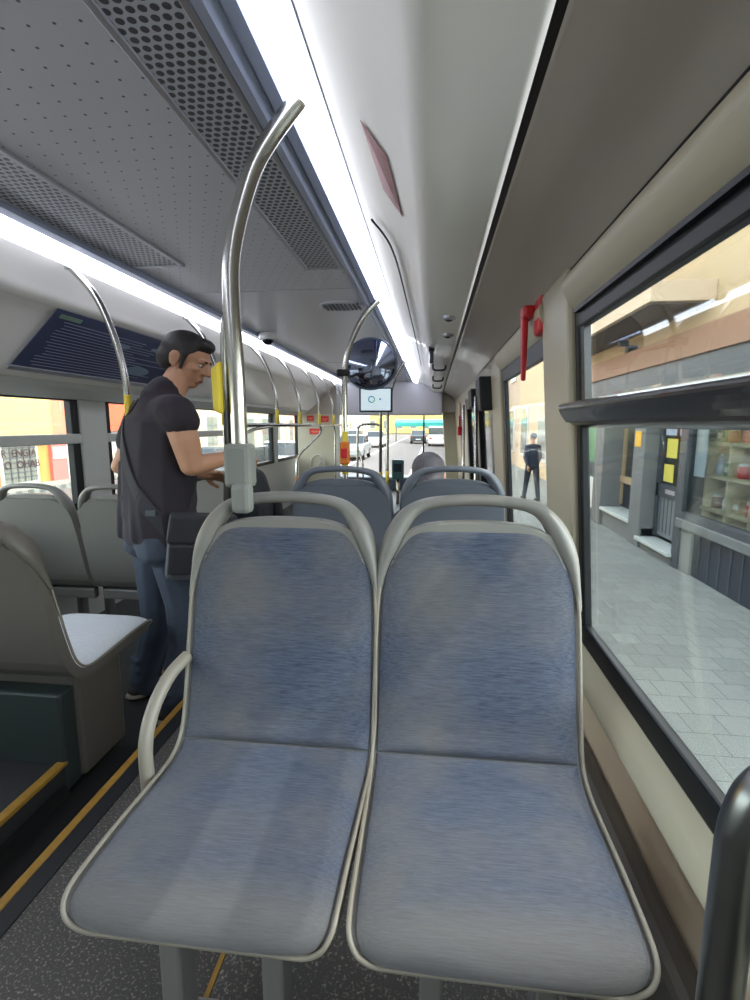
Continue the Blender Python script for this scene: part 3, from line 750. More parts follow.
# route map on the left cove
def lp(y, k):    # point on the left sloping panel, k=0 top .. 1 bottom
    return Vector((-1.885 + (-2.185 + 1.885) * k, y, 1.788 + (1.512 - 1.788) * k)) + Vector((.012, 0, -.012))
rm = thing('route_map', 'dark blue route map panel on the sloping ceiling above the left window', 'sign', (0, 0, 0))
def quad(y0, y1, k0, k1, h, name, m):
    n = Vector((.67, 0, -.74)) * h
    a = [lp(y0, k0), lp(y1, k0), lp(y1, k1), lp(y0, k1)]
    bm = BM(); hexa(bm, [v_ + n for v_ in a] + [v_ - Vector((.67, 0, -.74)) * .004 for v_ in a]); return bm
obj('board', quad(2.42, 3.95, 0, 1, .0, '', ''), 'map_panel', rm)
obj('lower_rail', quad(2.40, 3.97, .97, 1.03, .010, '', ''), 'alu', rm)
bm = BM()
for k in range(16):
    kk = .16 + .05 * k; y0 = 2.5 + random.random() * .05; y1 = y0 + 1.25 * (0.55 + .4 * random.random()); b = quad(y0, y1, kk, kk + .008, .002, '', '')
    me = D.meshes.new('t'); b.to_mesh(me); b.free(); bm.from_mesh(me); D.meshes.remove(me)
obj('map_lines', bm, 'map_line', rm)
obj('map_header', quad(2.46, 2.62, .06, .12, .002, '', ''), 'map_green', rm)
for y, k, ry, rk in ((3.05, .30, .10, .05), (3.45, .22, .09, .04), (3.42, .72, .14, .10)):
    bm = BM(); n = Vector((.67, 0, -.74)) * .002
    ring = [bm.verts.new(lp(y + ry * math.cos(a), k + rk * math.sin(a)) + n) for a in [2 * PI * i / 18 for i in range(18)]]
    bm.faces.new(ring); r_ = bmesh.ops.extrude_face_region(bm, geom=bm.faces[:]); bmesh.ops.translate(bm, verts=[v_ for v_ in r_['geom'] if isinstance(v_, bmesh.types.BMVert)], vec=n * .5)
    obj('map_inset', bm, 'map_lake', rm)
# red signs on the cab panel
for (x0, x1, z0, z1, lab) in ((-2.12, -1.92, 1.04, 1.14, 'lower red sign on the cream cab panel'), (-1.92, -1.78, 1.25, 1.35, 'upper red sign on the cream cab panel, the right of two'), (-2.16, -2.04, 1.27, 1.36, 'upper red sign on the cream cab panel, the left of two')):
    s = thing('wall_sign', lab, 'sign', ((x0 + x1) / 2, 8.545, (z0 + z1) / 2)); a, b = (x1 - x0) / 2, (z1 - z0) / 2
    obj('plate', box(BM(), -a, a, -.006, .0, -b, b), 'redsign', s)
    bm = BM(); box(bm, -a * .7, a * .7, -.008, -.005, -b * .15, b * .25); box(bm, -a * .5, a * .4, -.008, -.005, -b * .55, -b * .35); obj('print', bm, 'salmon', s)
# ticket machine
tm = thing('ticket_machine', 'dark green ticket machine on a post before the windscreen', 'machine', (-.52, 7.6, 0))
obj('body', box(BM(), -.09, .09, -.06, .06, .38, .68), 'machine', tm, bevel=.02)
obj('screen', box(BM(), -.06, .06, -.066, -.058, .5, .62), 'glass_dark', tm)
obj('post', tube(BM(), [(0, 0, 0), (0, 0, .4)], .025, 12), 'chrome', tm, smooth=True)
# sprung red hammer by the door
hm = thing('emergency_hammer', 'tiny orange-red hammer box on the cream wall before the door', 'hammer', (.385, 7.0, 1.12))
obj('case', box(BM(), -.05, .01, -.06, .06, -.06, .06), 'red', hm, bevel=.012)
obj('grip', tube(BM(), [(-.02, 0, .05), (-.03, -.1, .2)], .012, 8), 'red', hm, smooth=True)

# ================================================================== PEOPLE
def rot(ax, deg): return Matrix.Rotation(math.radians(deg), 4, ax)
def hand(bm, wrist, d, n, side, s=1.0, curl=.5):
    """wrist point, finger direction, palm normal, side=+1 thumb on d x n side"""
    d = d.normalized(); n = (n - d * n.dot(d)).normalized(); t = d.cross(n) * side
    caps(bm, wrist, .026 * s, wrist + d * .035 * s, .022 * s)
    for k in (-1.5, -.5, .5, 1.5):
        caps(bm, wrist + d * .02 * s + t * k * .012 * s, .015 * s, wrist + d * .085 * s + t * k * .019 * s, .0115 * s)
    for k, L in ((-1.5, .058), (-.5, .072), (.5, .078), (1.5, .070)):
        p0 = wrist + d * .085 * s + t * k * .0205 * s
        d1 = (d * math.cos(curl) + n * math.sin(curl)).normalized(); p1 = p0 + d1 * L * .5 * s
        d2 = (d * math.cos(curl * 2.2) + n * math.sin(curl * 2.2)).normalized(); p2 = p1 + d2 * L * .32 * s
        d3 = (d * math.cos(curl * 3) + n * math.sin(curl * 3)).normalized(); p3 = p2 + d3 * L * .22 * s
        caps(bm, p0, .0092 * s, p1, .0085 * s); caps(bm, p1, .0085 * s, p2, .0078 * s); caps(bm, p2, .0078 * s, p3, .007 * s)
    q0 = wrist + d * .025 * s + t * .022 * s; q1 = q0 + (d * .6 + t * .75 + n * .3).normalized() * .045 * s; q2 = q1 + (d * .9 + t * .2 + n * .45).normalized() * .034 * s
    caps(bm, q0, .014 * s, q1, .0115 * s); caps(bm, q1, .0112 * s, q2, .009 * s)

def head(bm, T):
    R = T.to_3x3()
    E = lambda c_, r_: ico(bm, T @ Vector(c_), r_, R, 3)
    C_ = lambda a, ra, b, rb: caps(bm, T @ Vector(a), ra, T @ Vector(b), rb)
    E((0, -.012, .035), (.074, .096, .086)); E((0, .03, -.03), (.060, .062, .080))
    E((0, .052, -.088), (.034, .032, .024)); C_((-.046, .02, -.07), .022, (0, .055, -.092), .02); C_((.046, .02, -.07), .022, (0, .055, -.092), .02)
    C_((-.04, .078, .022), .013, (.04, .078, .022), .013)                      # brow
    C_((0, .088, .015), .009, (0, .112, -.025), .013); C_((-.012, .096, -.028), .008, (.012, .096, -.028), .008)   # nose
    E((-.038, .068, -.018), (.022, .016, .016)); E((.038, .068, -.018), (.022, .016, .016))   # cheekbones
    C_((-.018, .086, -.060), .006, (.018, .086, -.060), .006); C_((-.016, .085, -.070), .007, (.016, .085, -.070), .007)
    for s in (-1, 1):
        E((s * .076, -.008, -.004), (.010, .022, .032)); E((s * .080, -.014, .006), (.010, .018, .022)); E((s * .078, .0, -.03), (.008, .010, .012))
def face_bits(T, parent):
    R = T.to_3x3()
    for s in (-1, 1):
        bm = BM(); ico(bm, T @ Vector((s * .030, .078, .002)), (.0135, .010, .008), R); e = obj('eye', bm, 'eye', parent, smooth=True)
        bm = BM(); ico(bm, T @ Vector((s * .030, .0865, .001)), (.0055, .003, .0055), R); obj('iris', bm, 'iris', e, smooth=True)
        bm = BM(); caps(bm, T @ Vector((s * .014, .092, .024)), .004, T @ Vector((s * .046, .082, .026)), .003); obj('eyebrow', bm, 'hair', parent, smooth=True)
    bm = BM(); ico(bm, T @ Vector((0, .091, -.065)), (.020, .005, .008), R); obj('lips', bm, 'lip', parent, smooth=True)

man = thing('person', 'standing man in dark T-shirt and jeans, head bowed, in the aisle', 'person', (-1.25, 2.17, -.17), math.radians(-42)); man.scale = (1.2, 1.16, 1.0)
V = Vector
HT = Matrix.Translation((.015, .125, 1.665)) @ rot('Z', -48) @ rot('X', -24)
b = BM()
hull(b, [((0, .0, .93), (.15, .10, .10)), ((0, .0, 1.10), (.14, .095, .08))]); hull(b, [((0, .0, 1.10), (.14, .095, .08)), ((0, .02, 1.36), (.165, .10, .08))])
caps(b, (-.15, .02, 1.43), .055, (.15, .02, 1.43), .055); caps(b, (0, .02, 1.44), .065, (.012, .10, 1.60), .052)
for s, k, a in ((-1, (-.125, .0, .50), (-.165, -.06, .09)), (1, (.11, .03, .50), (.10, -.03, .09))):
    caps(b, (s * .085, 0, .90), .08, k, .05); caps(b, k, .05, a, .035); caps(b, a, .035, (a[0] + s * .01, a[1] + .12, .045), .03)
eR = V((.215, .045, 1.195)); wR = V((.135, .255, 1.225)); eL = V((-.335, -.05, 1.16)); wL = V((-.13, .22, 1.12))
caps(b, (.18, .01, 1.42), .056, (.215, .025, 1.31), .054); caps(b, (.215, .025, 1.31), .054, eR, .043); caps(b, eR, .042, eR.lerp(wR, .3), .042); caps(b, eR.lerp(wR, .3), .042, wR, .027)
caps(b, (-.19, .02, 1.42), .054, eL, .040); caps(b, eL, .041, eL.lerp(wL, .3), .040); caps(b, eL.lerp(wL, .3), .040, wL, .026)
hand(b, wR, (wR - eR) + V((-.02, .02, -.02)), V((-.5, -.2, -.8)), -1, 1.0, .45); hand(b, wL, (wL - eL) + V((.0, .05, -.02)), V((.5, -.3, -.6)), 1, 1.0, .45)
head(b, HT)
organic('body', b, 'skin', man, .0055, 3)
face_bits(HT, man)
R3 = HT.to_3x3(); b = BM()
ico(b, HT @ V((0, -.02, .046)), (.079, .098, .084), R3, 3); ico(b, HT @ V((0, -.055, -.005)), (.070, .062, .07), R3, 3)
ico(b, HT @ V((0, .045, .088)), (.055, .045, .034), R3, 3)
for s in (-1, 1): caps(b, HT @ V((s * .071, .018, .03)), .012, HT @ V((s * .069, .026, -.035)), .007)
organic('hair', b, 'hair', man, .006, 3)
b = BM()
hull(b, [((0, -.005, .84), (.188, .138, .02)), ((0, -.01, 1.0), (.180, .135, .05))]); hull(b, [((0, -.01, 1.0), (.180, .135, .05)), ((0, -.005, 1.20), (.178, .130, .05))])
hull(b, [((0, -.005, 1.20), (.178, .130, .05)), ((0, .005, 1.38), (.19, .118, .06))]); hull(b, [((0, .005, 1.36), (.185, .118, .06)), ((0, .03, 1.50), (.085, .075, .04))])
caps(b, (-.165, .015, 1.425), .076, (.165, .015, 1.425), .076); caps(b, (0, .02, 1.48), .078, (0, .045, 1.525), .070)
caps(b, (.17, .01, 1.42), .074, (.203, .018, 1.385), .071); caps(b, (-.17, .01, 1.42), .074, (-.25, -.02, 1.29), .068)
# folds of loose cloth at the back
for x, z0, z1 in ((-.11, .86, 1.2), (-.03, .86, 1.06), (.07, .88, 1.1)): caps(b, (x, -.125, z0), .022, (x * .7, -.118, z1), .012)
for z in (.92, 1.0): caps(b, (-.15, -.06, z), .03, (-.02, -.135, z + .05), .014)
tee = organic('t_shirt', b, 'shirt', man, .007, 14)
b = BM()
hull(b, [((0, 0, .95), (.172, .122, .03)), ((0, -.005, .84), (.176, .13, .06))])
for s, k, a in ((-1, V((-.125, .0, .50)), V((-.165, -.06, .09))), (1, V((.11, .03, .50)), V((.10, -.03, .09)))):
    caps(b, (s * .09, -.005, .86), .096, k + V((0, 0, .06)), .078); caps(b, k + V((0, 0, .06)), .078, k - V((0, 0, .12)), .071); caps(b, k - V((0, 0, .12)), .071, a, .066); caps(b, a, .066, a - V((0, -.01, .03)), .068)
    for dz in (.0, .05, .1): caps(b, a + V((-.045, -.035, dz)), .014, a + V((.045, -.038, dz + .02)), .012)
    for dz in (-.02, .05): caps(b, k + V((-.05, -.045, dz)), .012, k + V((.05, -.045, dz + .025)), .010)
for s in (-1, 1): hull(b, [((0, -.01, .93), (.172, .125, .03)), ((s * .088, -.03, .80), (.092, .100, .06))])
organic('jeans', b, 'jeans', man, .007, 9)
for s, a in ((-1, V((-.165, -.06, 0))), (1, V((.10, -.03, 0)))):
    b = BM(); hull(b, [(a + V((0, -.03, .045)), (.04, .05, .035)), (a + V((s * .01, .06, .045)), (.042, .05, .035)), (a + V((s * .02, .16, .035)), (.04, .045, .025))]); caps(b, a + V((0, -.02, .07)), .042, a + V((0, 0, .10)), .04)
    sh = organic('shoe', b, 'shoe', man, .007, 3)
    b = BM(); hull(b, [(a + V((0, -.035, .016)), (.043, .052, .016)), (a + V((s * .02, .165, .016)), (.043, .05, .016))]); obj('sole', b, 'sole', sh, smooth=True)
# shoulder bag with its strap
bagw = thing('shoulder_bag', 'dark grey shoulder bag with black strap slung across the man\'s back', 'bag', (-1.25, 2.17, -.17), math.radians(-42)); bagw.scale = (1.2, 1.16, 1.0)
b = BM(); B0 = Matrix.Translation((.262, .05, .875)) @ rot('Z', 70) @ rot('Y', 6)
box(b, -.12, .12, -.045, .045, -.16, .11, B0); obj('bag_body', b, 'bag', bagw, bevel=.022)
b = BM(); box(b, -.115, .10, -.062, -.04, -.13, .0, B0); obj('front_pocket', b, 'bag_dark', bagw, bevel=.012)
b = BM(); hexa(b, [B0 @ V(q_) for q_ in [(-.125, -.056, .0), (.125, -.056, .0), (.125, .05, .0), (-.125, .05, .0), (-.118, -.05, .118), (.118, -.05, .118), (.118, .05, .118), (-.118, .05, .118)]]); obj('flap', b, 'bag_dark', bagw, bevel=.012)
b = BM(); box(b, .03, .06, -.068, -.055, .01, .05, B0); obj('orange_tab', b, 'orange', bagw, bevel=.004)
from mathutils.bvhtree import BVHTree
bpy.context.view_layer.update()
bt = BVHTree.FromObject(tee, bpy.context.evaluated_depsgraph_get())
C0 = V((.045, .005, 1.19)); ax = (V((-.115, .0, 1.51)) - V((.215, .02, .87))).normalized(); ay = V((0, 1, 0)); az = ax.cross(ay).normalized()
bm = BM(); rings = []
for k in range(60):
    a = 2 * PI * k / 60; dr_ = ax * math.cos(a) + ay * math.sin(a); row = []
    for w_ in (-.021, .021):
        h = bt.ray_cast(C0 + az * w_ + dr_ * 1.0, -dr_)[0]
        if h is None: h = C0 + az * w_ + dr_ * .2
        row.append((h, dr_))
    L0 = max((row[0][0] - C0).dot(dr_), (row[1][0] - C0).dot(dr_)) if 0 else None
    (p0, d0), (p1, d1) = row
    rings.append([bm.verts.new(q_) for q_ in (p0 + d0 * .004, p1 + d1 * .004, p1 + d1 * .010, p0 + d0 * .010)])
class Q_:
    def __init__(s_, c_): s_.co = c_
STRAP = [[Q_(v_.co.copy()) for v_ in q_] for q_ in rings]
for A_, B_ in zip(rings, rings[1:] + rings[:1]):
    for k in range(4): bm.faces.new((A_[k], A_[(k + 1) % 4], B_[(k + 1) % 4], B_[k]))
obj('strap', bm, 'strap', bagw, smooth=False)
b = BM(); box(b, -.02, .02, -.008, .008, -.012, .012, Matrix.Translation(min((sum((v_.co for v_ in q_), V()) / 4 for q_ in STRAP), key=lambda p_: abs(p_.z - 1.0) + (9 if p_.y > 0 else 0))) @ rot('Z', 40)); obj('buckle', b, 'stone_dark', bagw)
# backpack held in front
bp = thing('backpack', 'black backpack held up in front of the man by his hands', 'backpack', (-1.25, 2.17, -.17), math.radians(-42)); bp.scale = (1.2, 1.16, 1.0)
b = BM(); hull(b, [((.07, .33, 1.12), (.13, .075, .05)), ((.08, .34, .86), (.14, .09, .05)), ((.08, .34, .98), (.145, .095, .06))]); organic('pack_body', b, 'pack', bp, .008, 4)
b = BM(); hull(b, [((.12, .42, .98), (.09, .03, .05)), ((.12, .42, .87), (.10, .035, .04))]); obj('front_pocket', b, 'bag_dark', bp, smooth=True)
obj('top_loop', tube(BM(), catmull([(.04, .33, 1.15), (.05, .33, 1.2), (.10, .33, 1.2), (.11, .33, 1.15)], 8), .008, 8), 'strap', bp, smooth=True)

# seated passenger, seen from behind
pas = thing('person', 'seated passenger seen from behind, grey-brown hair above the seat grip', 'person', (.02, 2.56, -.01))
PT = Matrix.Translation((-.04, .02, .945)) @ rot('X', -6)
b = BM(); head(b, PT); caps(b, (-.03, -.02, .76), .05, (-.04, 0, .88), .048)
hull(b, [((0, -.02, .54), (.14, .09, .06)), ((0, -.04, .72), (.16, .085, .05))])
for s in (-1, 1):
    caps(b, (s * .15, -.03, .72), .05, (s * .19, .08, .55), .04); caps(b, (s * .19, .08, .55), .04, (s * .10, .28, .58), .028)
    hand(b, V((s * .10, .28, .58)), V((-s * .4, .8, -.2)), V((0, 0, -1)), s, 1, .4)
    caps(b, (s * .08, .0, .53), .07, (s * .09, .36, .53), .055); caps(b, (s * .09, .36, .53), .055, (s * .09, .38, .10), .04); caps(b, (s * .09, .38, .07), .035, (s * .09, .48, .05), .03)
organic('body', b, 'skin', pas, .007, 3); face_bits(PT, pas)
b = BM(); RP = PT.to_3x3()
ico(b, PT @ V((0, -.022, .042)), (.086, .106, .088), RP, 3); ico(b, PT @ V((0, -.05, -.03)), (.084, .075, .09), RP, 3); caps(b, PT @ V((-.05, -.05, -.08)), .04, PT @ V((.05, -.05, -.08)), .04)
organic('hair', b, 'hair_grey', pas, .007, 3)
b = BM(); hull(b, [((0, -.02, .52), (.17, .11, .05)), ((0, -.03, .72), (.175, .10, .05))]); caps(b, (-.14, -.03, .73), .068, (.14, -.03, .73), .068)
for s in (-1, 1): caps(b, (s * .16, -.03, .72), .066, (s * .195, .08, .55), .055); caps(b, (s * .195, .08, .55), .055, (s * .115, .25, .58), .042)
organic('jacket', b, 'cloth', pas, .008, 4)
b = BM()
for s in (-1, 1): caps(b, (s * .085, .0, .535), .084, (s * .09, .36, .535), .068); caps(b, (s * .09, .36, .53), .068, (s * .09, .38, .12), .055)
organic('trousers', b, 'jeans', pas, .008, 4)
for s in (-1, 1):
    b = BM(); hull(b, [((s * .09, .37, .045), (.042, .05, .045)), ((s * .09, .50, .035), (.04, .05, .032))]); obj('shoe', b, 'shoe', pas, smooth=True)

# pedestrian on the pavement
ZP = -.72
pe = thing('person', 'pedestrian in dark clothes walking on the pavement outside', 'person', (2.55, 13.2, ZP), math.radians(15))
b = BM(); QT = Matrix.Translation((0, .02, 1.60)); head(b, QT); caps(b, (0, 0, 1.40), .05, (0, .01, 1.53), .05)
hull(b, [((0, 0, .98), (.14, .09, .08)), ((0, 0, 1.38), (.16, .09, .06))])
for s, fy, ay in ((-1, .22, -.16), (1, -.22, .16)):
    caps(b, (s * .09, 0, .92), .08, (s * .09, fy * .5, .48), .05); caps(b, (s * .09, fy * .5, .48), .05, (s * .09, fy * .95, .08), .035); caps(b, (s * .09, fy * .95, .06), .034, (s * .09, fy * .95 + .13, .04), .028)
    caps(b, (s * .15, 0, 1.36), .05, (s * .23, ay * .4, 1.12), .038); caps(b, (s * .23, ay * .4, 1.12), .038, (s * .21, ay * 1.1, .90), .027)
    hand(b, V((s * .21, ay * 1.1, .90)), V((0, ay * .6, -1)), V((-s, 0, 0)), 1, 1, .35)
organic('body', b, 'skin', pe, .010, 3)
b = BM(); ico(b, (0, -.0, 1.645), (.082, .10, .085), None, 3); organic('hair', b, 'hair', pe, .01, 3)
b = BM(); hull(b, [((0, 0, .86), (.18, .13, .04)), ((0, 0, 1.38), (.19, .12, .07))])
for s, ay in ((-1, -.16), (1, .16)): caps(b, (s * .15, 0, 1.36), .07, (s * .225, ay * .4, 1.12), .058); caps(b, (s * .235, ay * .4, 1.12), .058, (s * .212, ay * 1.05, .93), .045)
organic('coat', b, 'cloth', pe, .012, 4)
b = BM()
for s, fy in ((-1, .22), (1, -.22)): caps(b, (s * .09, 0, .90), .095, (s * .09, fy * .5, .48), .07); caps(b, (s * .09, fy * .5, .48), .07, (s * .09, fy * .95, .1), .055)
organic('trousers', b, 'navy', pe, .012, 4)
for s, fy in ((-1, .22), (1, -.22)):
    b = BM(); hull(b, [((s * .09, fy * .95 - .03, .045), (.045, .05, .045)), ((s * .09, fy * .95 + .13, .035), (.042, .05, .032))]); obj('shoe', b, 'shoe', pe, smooth=True)

# ================================================================== STREET
ZR = -.87
rd = tag(obj('road', box(BM(), -12.0, 1.35, -12, 130, ZR - .2, ZR), 'asphalt'), 'sunlit asphalt street running ahead of the windscreen', 'road'); rd['kind'] = 'structure'
pv = tag(obj('pavement', box(BM(), 1.5, 3.95, -12, 130, ZR - .2, ZP), 'pave'), 'grey slab pavement outside the right windows', 'pavement'); pv['kind'] = 'structure'
kb = tag(obj('kerb', box(BM(), 1.35, 1.5, -12, 130, ZR - .2, ZP + .004), 'kerb'), 'stone kerb at the edge of the right pavement', 'kerb'); kb['kind'] = 'structure'
pl = tag(obj('pavement', box(BM(), -15, -12.0, -12, 130, ZR - .2, ZP), 'pave'), 'pavement across the street on the left', 'pavement'); pl['kind'] = 'structure'
ln = tag(obj('lane_marking', box(BM(), -.98, -.84, 10, 90, ZR, ZR + .004), 'lane'), 'long white lane line on the street ahead', 'marking'); ln['kind'] = 'structure'
ln = tag(obj('lane_marking', box(BM(), -4.4, -4.28, 10, 90, ZR, ZR + .004), 'lane'), 'second white lane line farther left on the street', 'marking'); ln['kind'] = 'structure'

# ---- right-hand shop building
FX = 3.3
sh = thing('shop_building', 'grey shopfront building beside the pavement outside the right windows', 'building', (FX, 8, ZP))
def fb(bm, y0, y1, z0, z1, x0=0.0, x1=.3): return box(bm, x0, x1, y0 - 8, y1 - 8, z0 - ZP, z1 - ZP)
for y0, y1, x0 in ((10.03, 10.52, -.06), (8.2, 8.63, -.04)): obj('pier', fb(BM(), y0, y1, ZP, 1.35, x0, .5), 'stone', sh, bevel=.01)
obj('dark_post', fb(BM(), 6.93, 7.13, ZP, 1.35, -.02, .3), 'stone_dark', sh, bevel=.01)
obj('dark_post', fb(BM(), 2.2, 2.4, ZP, 1.35, -.02, .3), 'stone_dark', sh, bevel=.01)
obj('far_wall', fb(BM(), 10.52, 12.0, ZP, 1.35, .0, .5), 'stone_dark', sh)
obj('far_wall', fb(BM(), 12.0, 13.2, ZP, 5.2, .0, .5), 'beige2', sh)
# recess window
rw = obj('shop_window', fb(BM(), 8.63, 10.03, .22, 1.35, .34, .36), 'glass_shop', sh)
bm = BM()
for y in (8.64, 9.3, 9.98): fb(bm, y, y + .05, -.3, 1.35, .30, .36)
fb(bm, 8.63, 10.03, .12, .24, .28, .36); obj('shop_window_frame', bm, 'beige', sh)
obj('lower_panel', fb(BM(), 8.63, 10.03, -.34, .14, .34, .40), 'navy', sh)
obj('plinth', fb(BM(), 8.2, 10.03, ZP, -.42, 0, .45), 'stone', sh)
obj('sill', fb(BM(), 8.63, 10.04, -.42, -.36, -.06, .36), 'sill', sh, bevel=.008)
# door
dr = obj('door', fb(BM(), 7.13, 8.2, -.48, .16, .20, .25), 'door_grey', sh)
bm = BM()
for k in range(8): fb(bm, 7.2 + k * .12, 7.212 + k * .12, -.42, .1, .194, .2)
obj('plank_joint', bm, 'stone_dark', dr)
bm = BM(); fb(bm, 7.13, 7.22, -.5, 1.35, .17, .26); fb(bm, 8.1, 8.2, -.5, 1.35, .17, .26); fb(bm, 7.13, 8.2, .12, .32, .17, .26); obj('door_frame', bm, 'stone_dark', dr)
obj('door_pane', fb(BM(), 7.22, 8.1, .32, 1.35, .21, .22), 'glass_shop', dr)
obj('letter_box', fb(BM(), 7.55, 7.85, .19, .25, .16, .18), 'alu', dr)
obj('door_step', fb(BM(), 7.1, 8.25, -.60, -.545, -.08, .25), 'sill', sh, bevel=.008)
obj('plinth', fb(BM(), 7.0, 8.2, ZP, -.60, 0, .3), 'stone', sh)
# large display window
obj('shop_window', fb(BM(), 2.4, 6.93, .06, 1.35, .03, .05), 'glass_shop', sh)
bm = BM(); fb(bm, 2.4, 6.95, -.02, .07, -.04, .10); obj('shop_window_frame', bm, 'stone_dark', sh)
obj('moulding', fb(BM(), 2.2, 7.0, -.14, -.02, -.06, .2), 'stone', sh, bevel=.015)
obj('riser', fb(BM(), 2.2, 6.66, ZP, -.14, .03, .2), 'navy', sh)
bm = BM()
for k in range(20): fb(bm, 2.3 + k * .22, 2.32 + k * .22, ZP + .02, -.16, .02, .03)
obj('riser_rib', bm, 'stone_dark', sh); obj('riser_pier', fb(BM(), 6.66, 7.1, ZP, -.14, -.0, .2), 'stone', sh)
# interior of the shop
bm = BM(); fb(bm, 2.2, 12, ZP, 1.4, 1.3, 1.4); obj('back_wall', bm, 'shopback', sh)
bm = BM(); fb(bm, 2.2, 12, 1.36, 1.44, .0, 1.4); obj('shop_ceiling', bm, 'shopback', sh)
obj('window_floor', fb(BM(), 2.4, 6.93, -.02, .03, .05, 1.3), 'shelf', sh)
# upper facade
obj('fascia', fb(BM(), 1.8, 12.0, 1.33, 1.72, -.05, .4), 'fascia', sh)
obj('fascia_band', fb(BM(), 1.8, 12.0, 1.72, 2.05, -.10, .4), 'stone_dark', sh)
obj('shutter_box', fb(BM(), 1.8, 12.0, 2.05, 2.38, -.14, .4), 'brown', sh)
obj('render_band', fb(BM(), 1.8, 12.0, 2.38, 5.2, .0, .4), 'beige', sh)
obj('green_strip', fb(BM(), 1.8, 6.2, 1.66, 1.74, -.12, -.05), 'posterg', sh)
bl = obj('balcony', box(BM(), -.75, .0, -1.4, 4.0, 3.38, 3.62), 'beige2', sh, bevel=.01)
obj('balcony_soffit', box(BM(), -.72, .0, -1.36, 4.0, 3.36, 3.385), 'under', bl)
bm = BM()
for k in range(26): box(bm, -.70, -.62, -1.2 + k * .2, -1.08 + k * .2, 3.62, 3.86)
box(bm, -.74, -.6, -1.4, 4, 3.86, 3.94); obj('balustrade', bm, 'beige2', bl)
bm = BM()
for k in range(3):
    for j in range(18): box(bm, -.05, .02, -3.95 + k * .11, -3.88 + k * .11, 2.6 + j * .13, 2.69 + j * .13)
obj('lattice', bm, 'white', sh)
cm = thing('security_camera', 'small dark security camera on the beige band above the shop', 'camera', (3.1, 8.9, 2.50))
obj('body', box(BM(), -.1, .05, -.05, .05, -.02, .06), 'stone_dark', cm, bevel=.01); obj('mount', box(BM(), .03, .19, -.06, .06, -.13, -.02), 'black', cm, bevel=.01)
# posters and notices
def poster(label, m, y0, y1, z0, z1, x, extra=None):
    t = thing('poster', label, 'poster', (x, (y0 + y1) / 2, (z0 + z1) / 2)); a, c_ = (y1 - y0) / 2, (z1 - z0) / 2
    obj('sheet', box(BM(), -.006, .0, -a, a, -c_, c_), m, t)
    if extra: extra(t, a, c_)
    return t
def plate(t, a, c_):
    obj('lower_sheet', box(BM(), -.009, -.005, -a, a, -c_, -c_ * .25), 'paper', t)
    bm = BM(); ico(bm, (-.012, 0, -c_ * .62), (.006, a * .55, c_ * .26), sub=3); obj('dish_picture', bm, 'brownplate', t, smooth=True)
    obj('band', box(BM(), -.009, -.005, -a, a, -c_ * .22, c_ * .12), 'stone_dark', t)
poster('tall green poster with a dish picture at the far end of the shopfront', 'posterg', 10.62, 11.9, -.5, 1.2, FX - .005, plate)
poster('small amber notice on top of the grey pier beside the shop door', 'paper_o', 8.33, 8.56, .86, 1.10, FX - .045)
for i, (y0, y1, z0, z1, m_, lab) in enumerate(((7.72, 8.05, 1.05, 1.3, 'paper_b', 'bluish paper, upper left, on the shop door glass'), (7.28, 7.62, 1.05, 1.3, 'paper_b', 'bluish paper, upper right, on the shop door glass'),
        (7.66, 7.98, .72, 1.0, 'paper_y', 'pale yellow paper in the middle of the shop door glass'), (7.30, 7.56, .42, .9, 'paper', 'white paper, lower right, on the shop door glass'), (7.72, 8.02, .36, .62, 'paper_y', 'yellow green paper, low on the shop door glass'))):
    poster(lab, m_, y0, y1, z0, z1, FX + .20)
poster('pale sheet behind the shop window beside the dark post', 'paper_b', 6.62, 6.88, .55, 1.25, FX + .07)
poster('board with small printed lines in the recessed shop window', 'paper', 8.9, 9.5, .28, .42, FX + .33)
# display shelf with its goods
sl_ = thing('shop_fill_strip', 'added glowing strip under the shop ceiling that brightens the interior', 'lamp', (3.95, 6.6, 1.345))  # added light source, brightens the otherwise dark shop interior
obj('tube', box(BM(), -.05, .05, -3.6, 3.6, -.03, .0), 'lamp', sl_, bevel=.01); obj('housing', box(BM(), -.07, .07, -3.7, 3.7, -.005, .012), 'white', sl_)
su = thing('display_shelf', 'cream open shelf unit standing behind the shop window', 'shelf', (3.62, 5.2, .04))
vs = [2.18, 1.66, 1.17, .70, .24, -.22, -.68]; hz = [.0, .10, .52, .93]
bm = BM()
for y in vs: box(bm, -.12, .16, y - .018, y + .018, 0, .95)
obj('upright', bm, 'shelf', su)
for z in hz[1:]: obj('shelf_board', box(BM(), -.12, .16, vs[-1], vs[0], z - .02, z + .02), 'shelf', su)
obj('back_panel', box(BM(), .16, .18, vs[-1], vs[0], 0, .95), 'shopback', su)
goods_m = ['redsign', 'paper', 'brownplate', 'posterg', 'beige', 'salmon', 'stone_dark', 'paper_b', 'ochre']
cn = ['red', 'white', 'brown', 'green', 'beige', 'pink', 'dark', 'pale blue', 'ochre']
posn = ['far left', 'second', 'third', 'fourth', 'fifth', 'sixth']; tier = {1: 'lower', 2: 'upper', 3: 'top'}
proto = {}
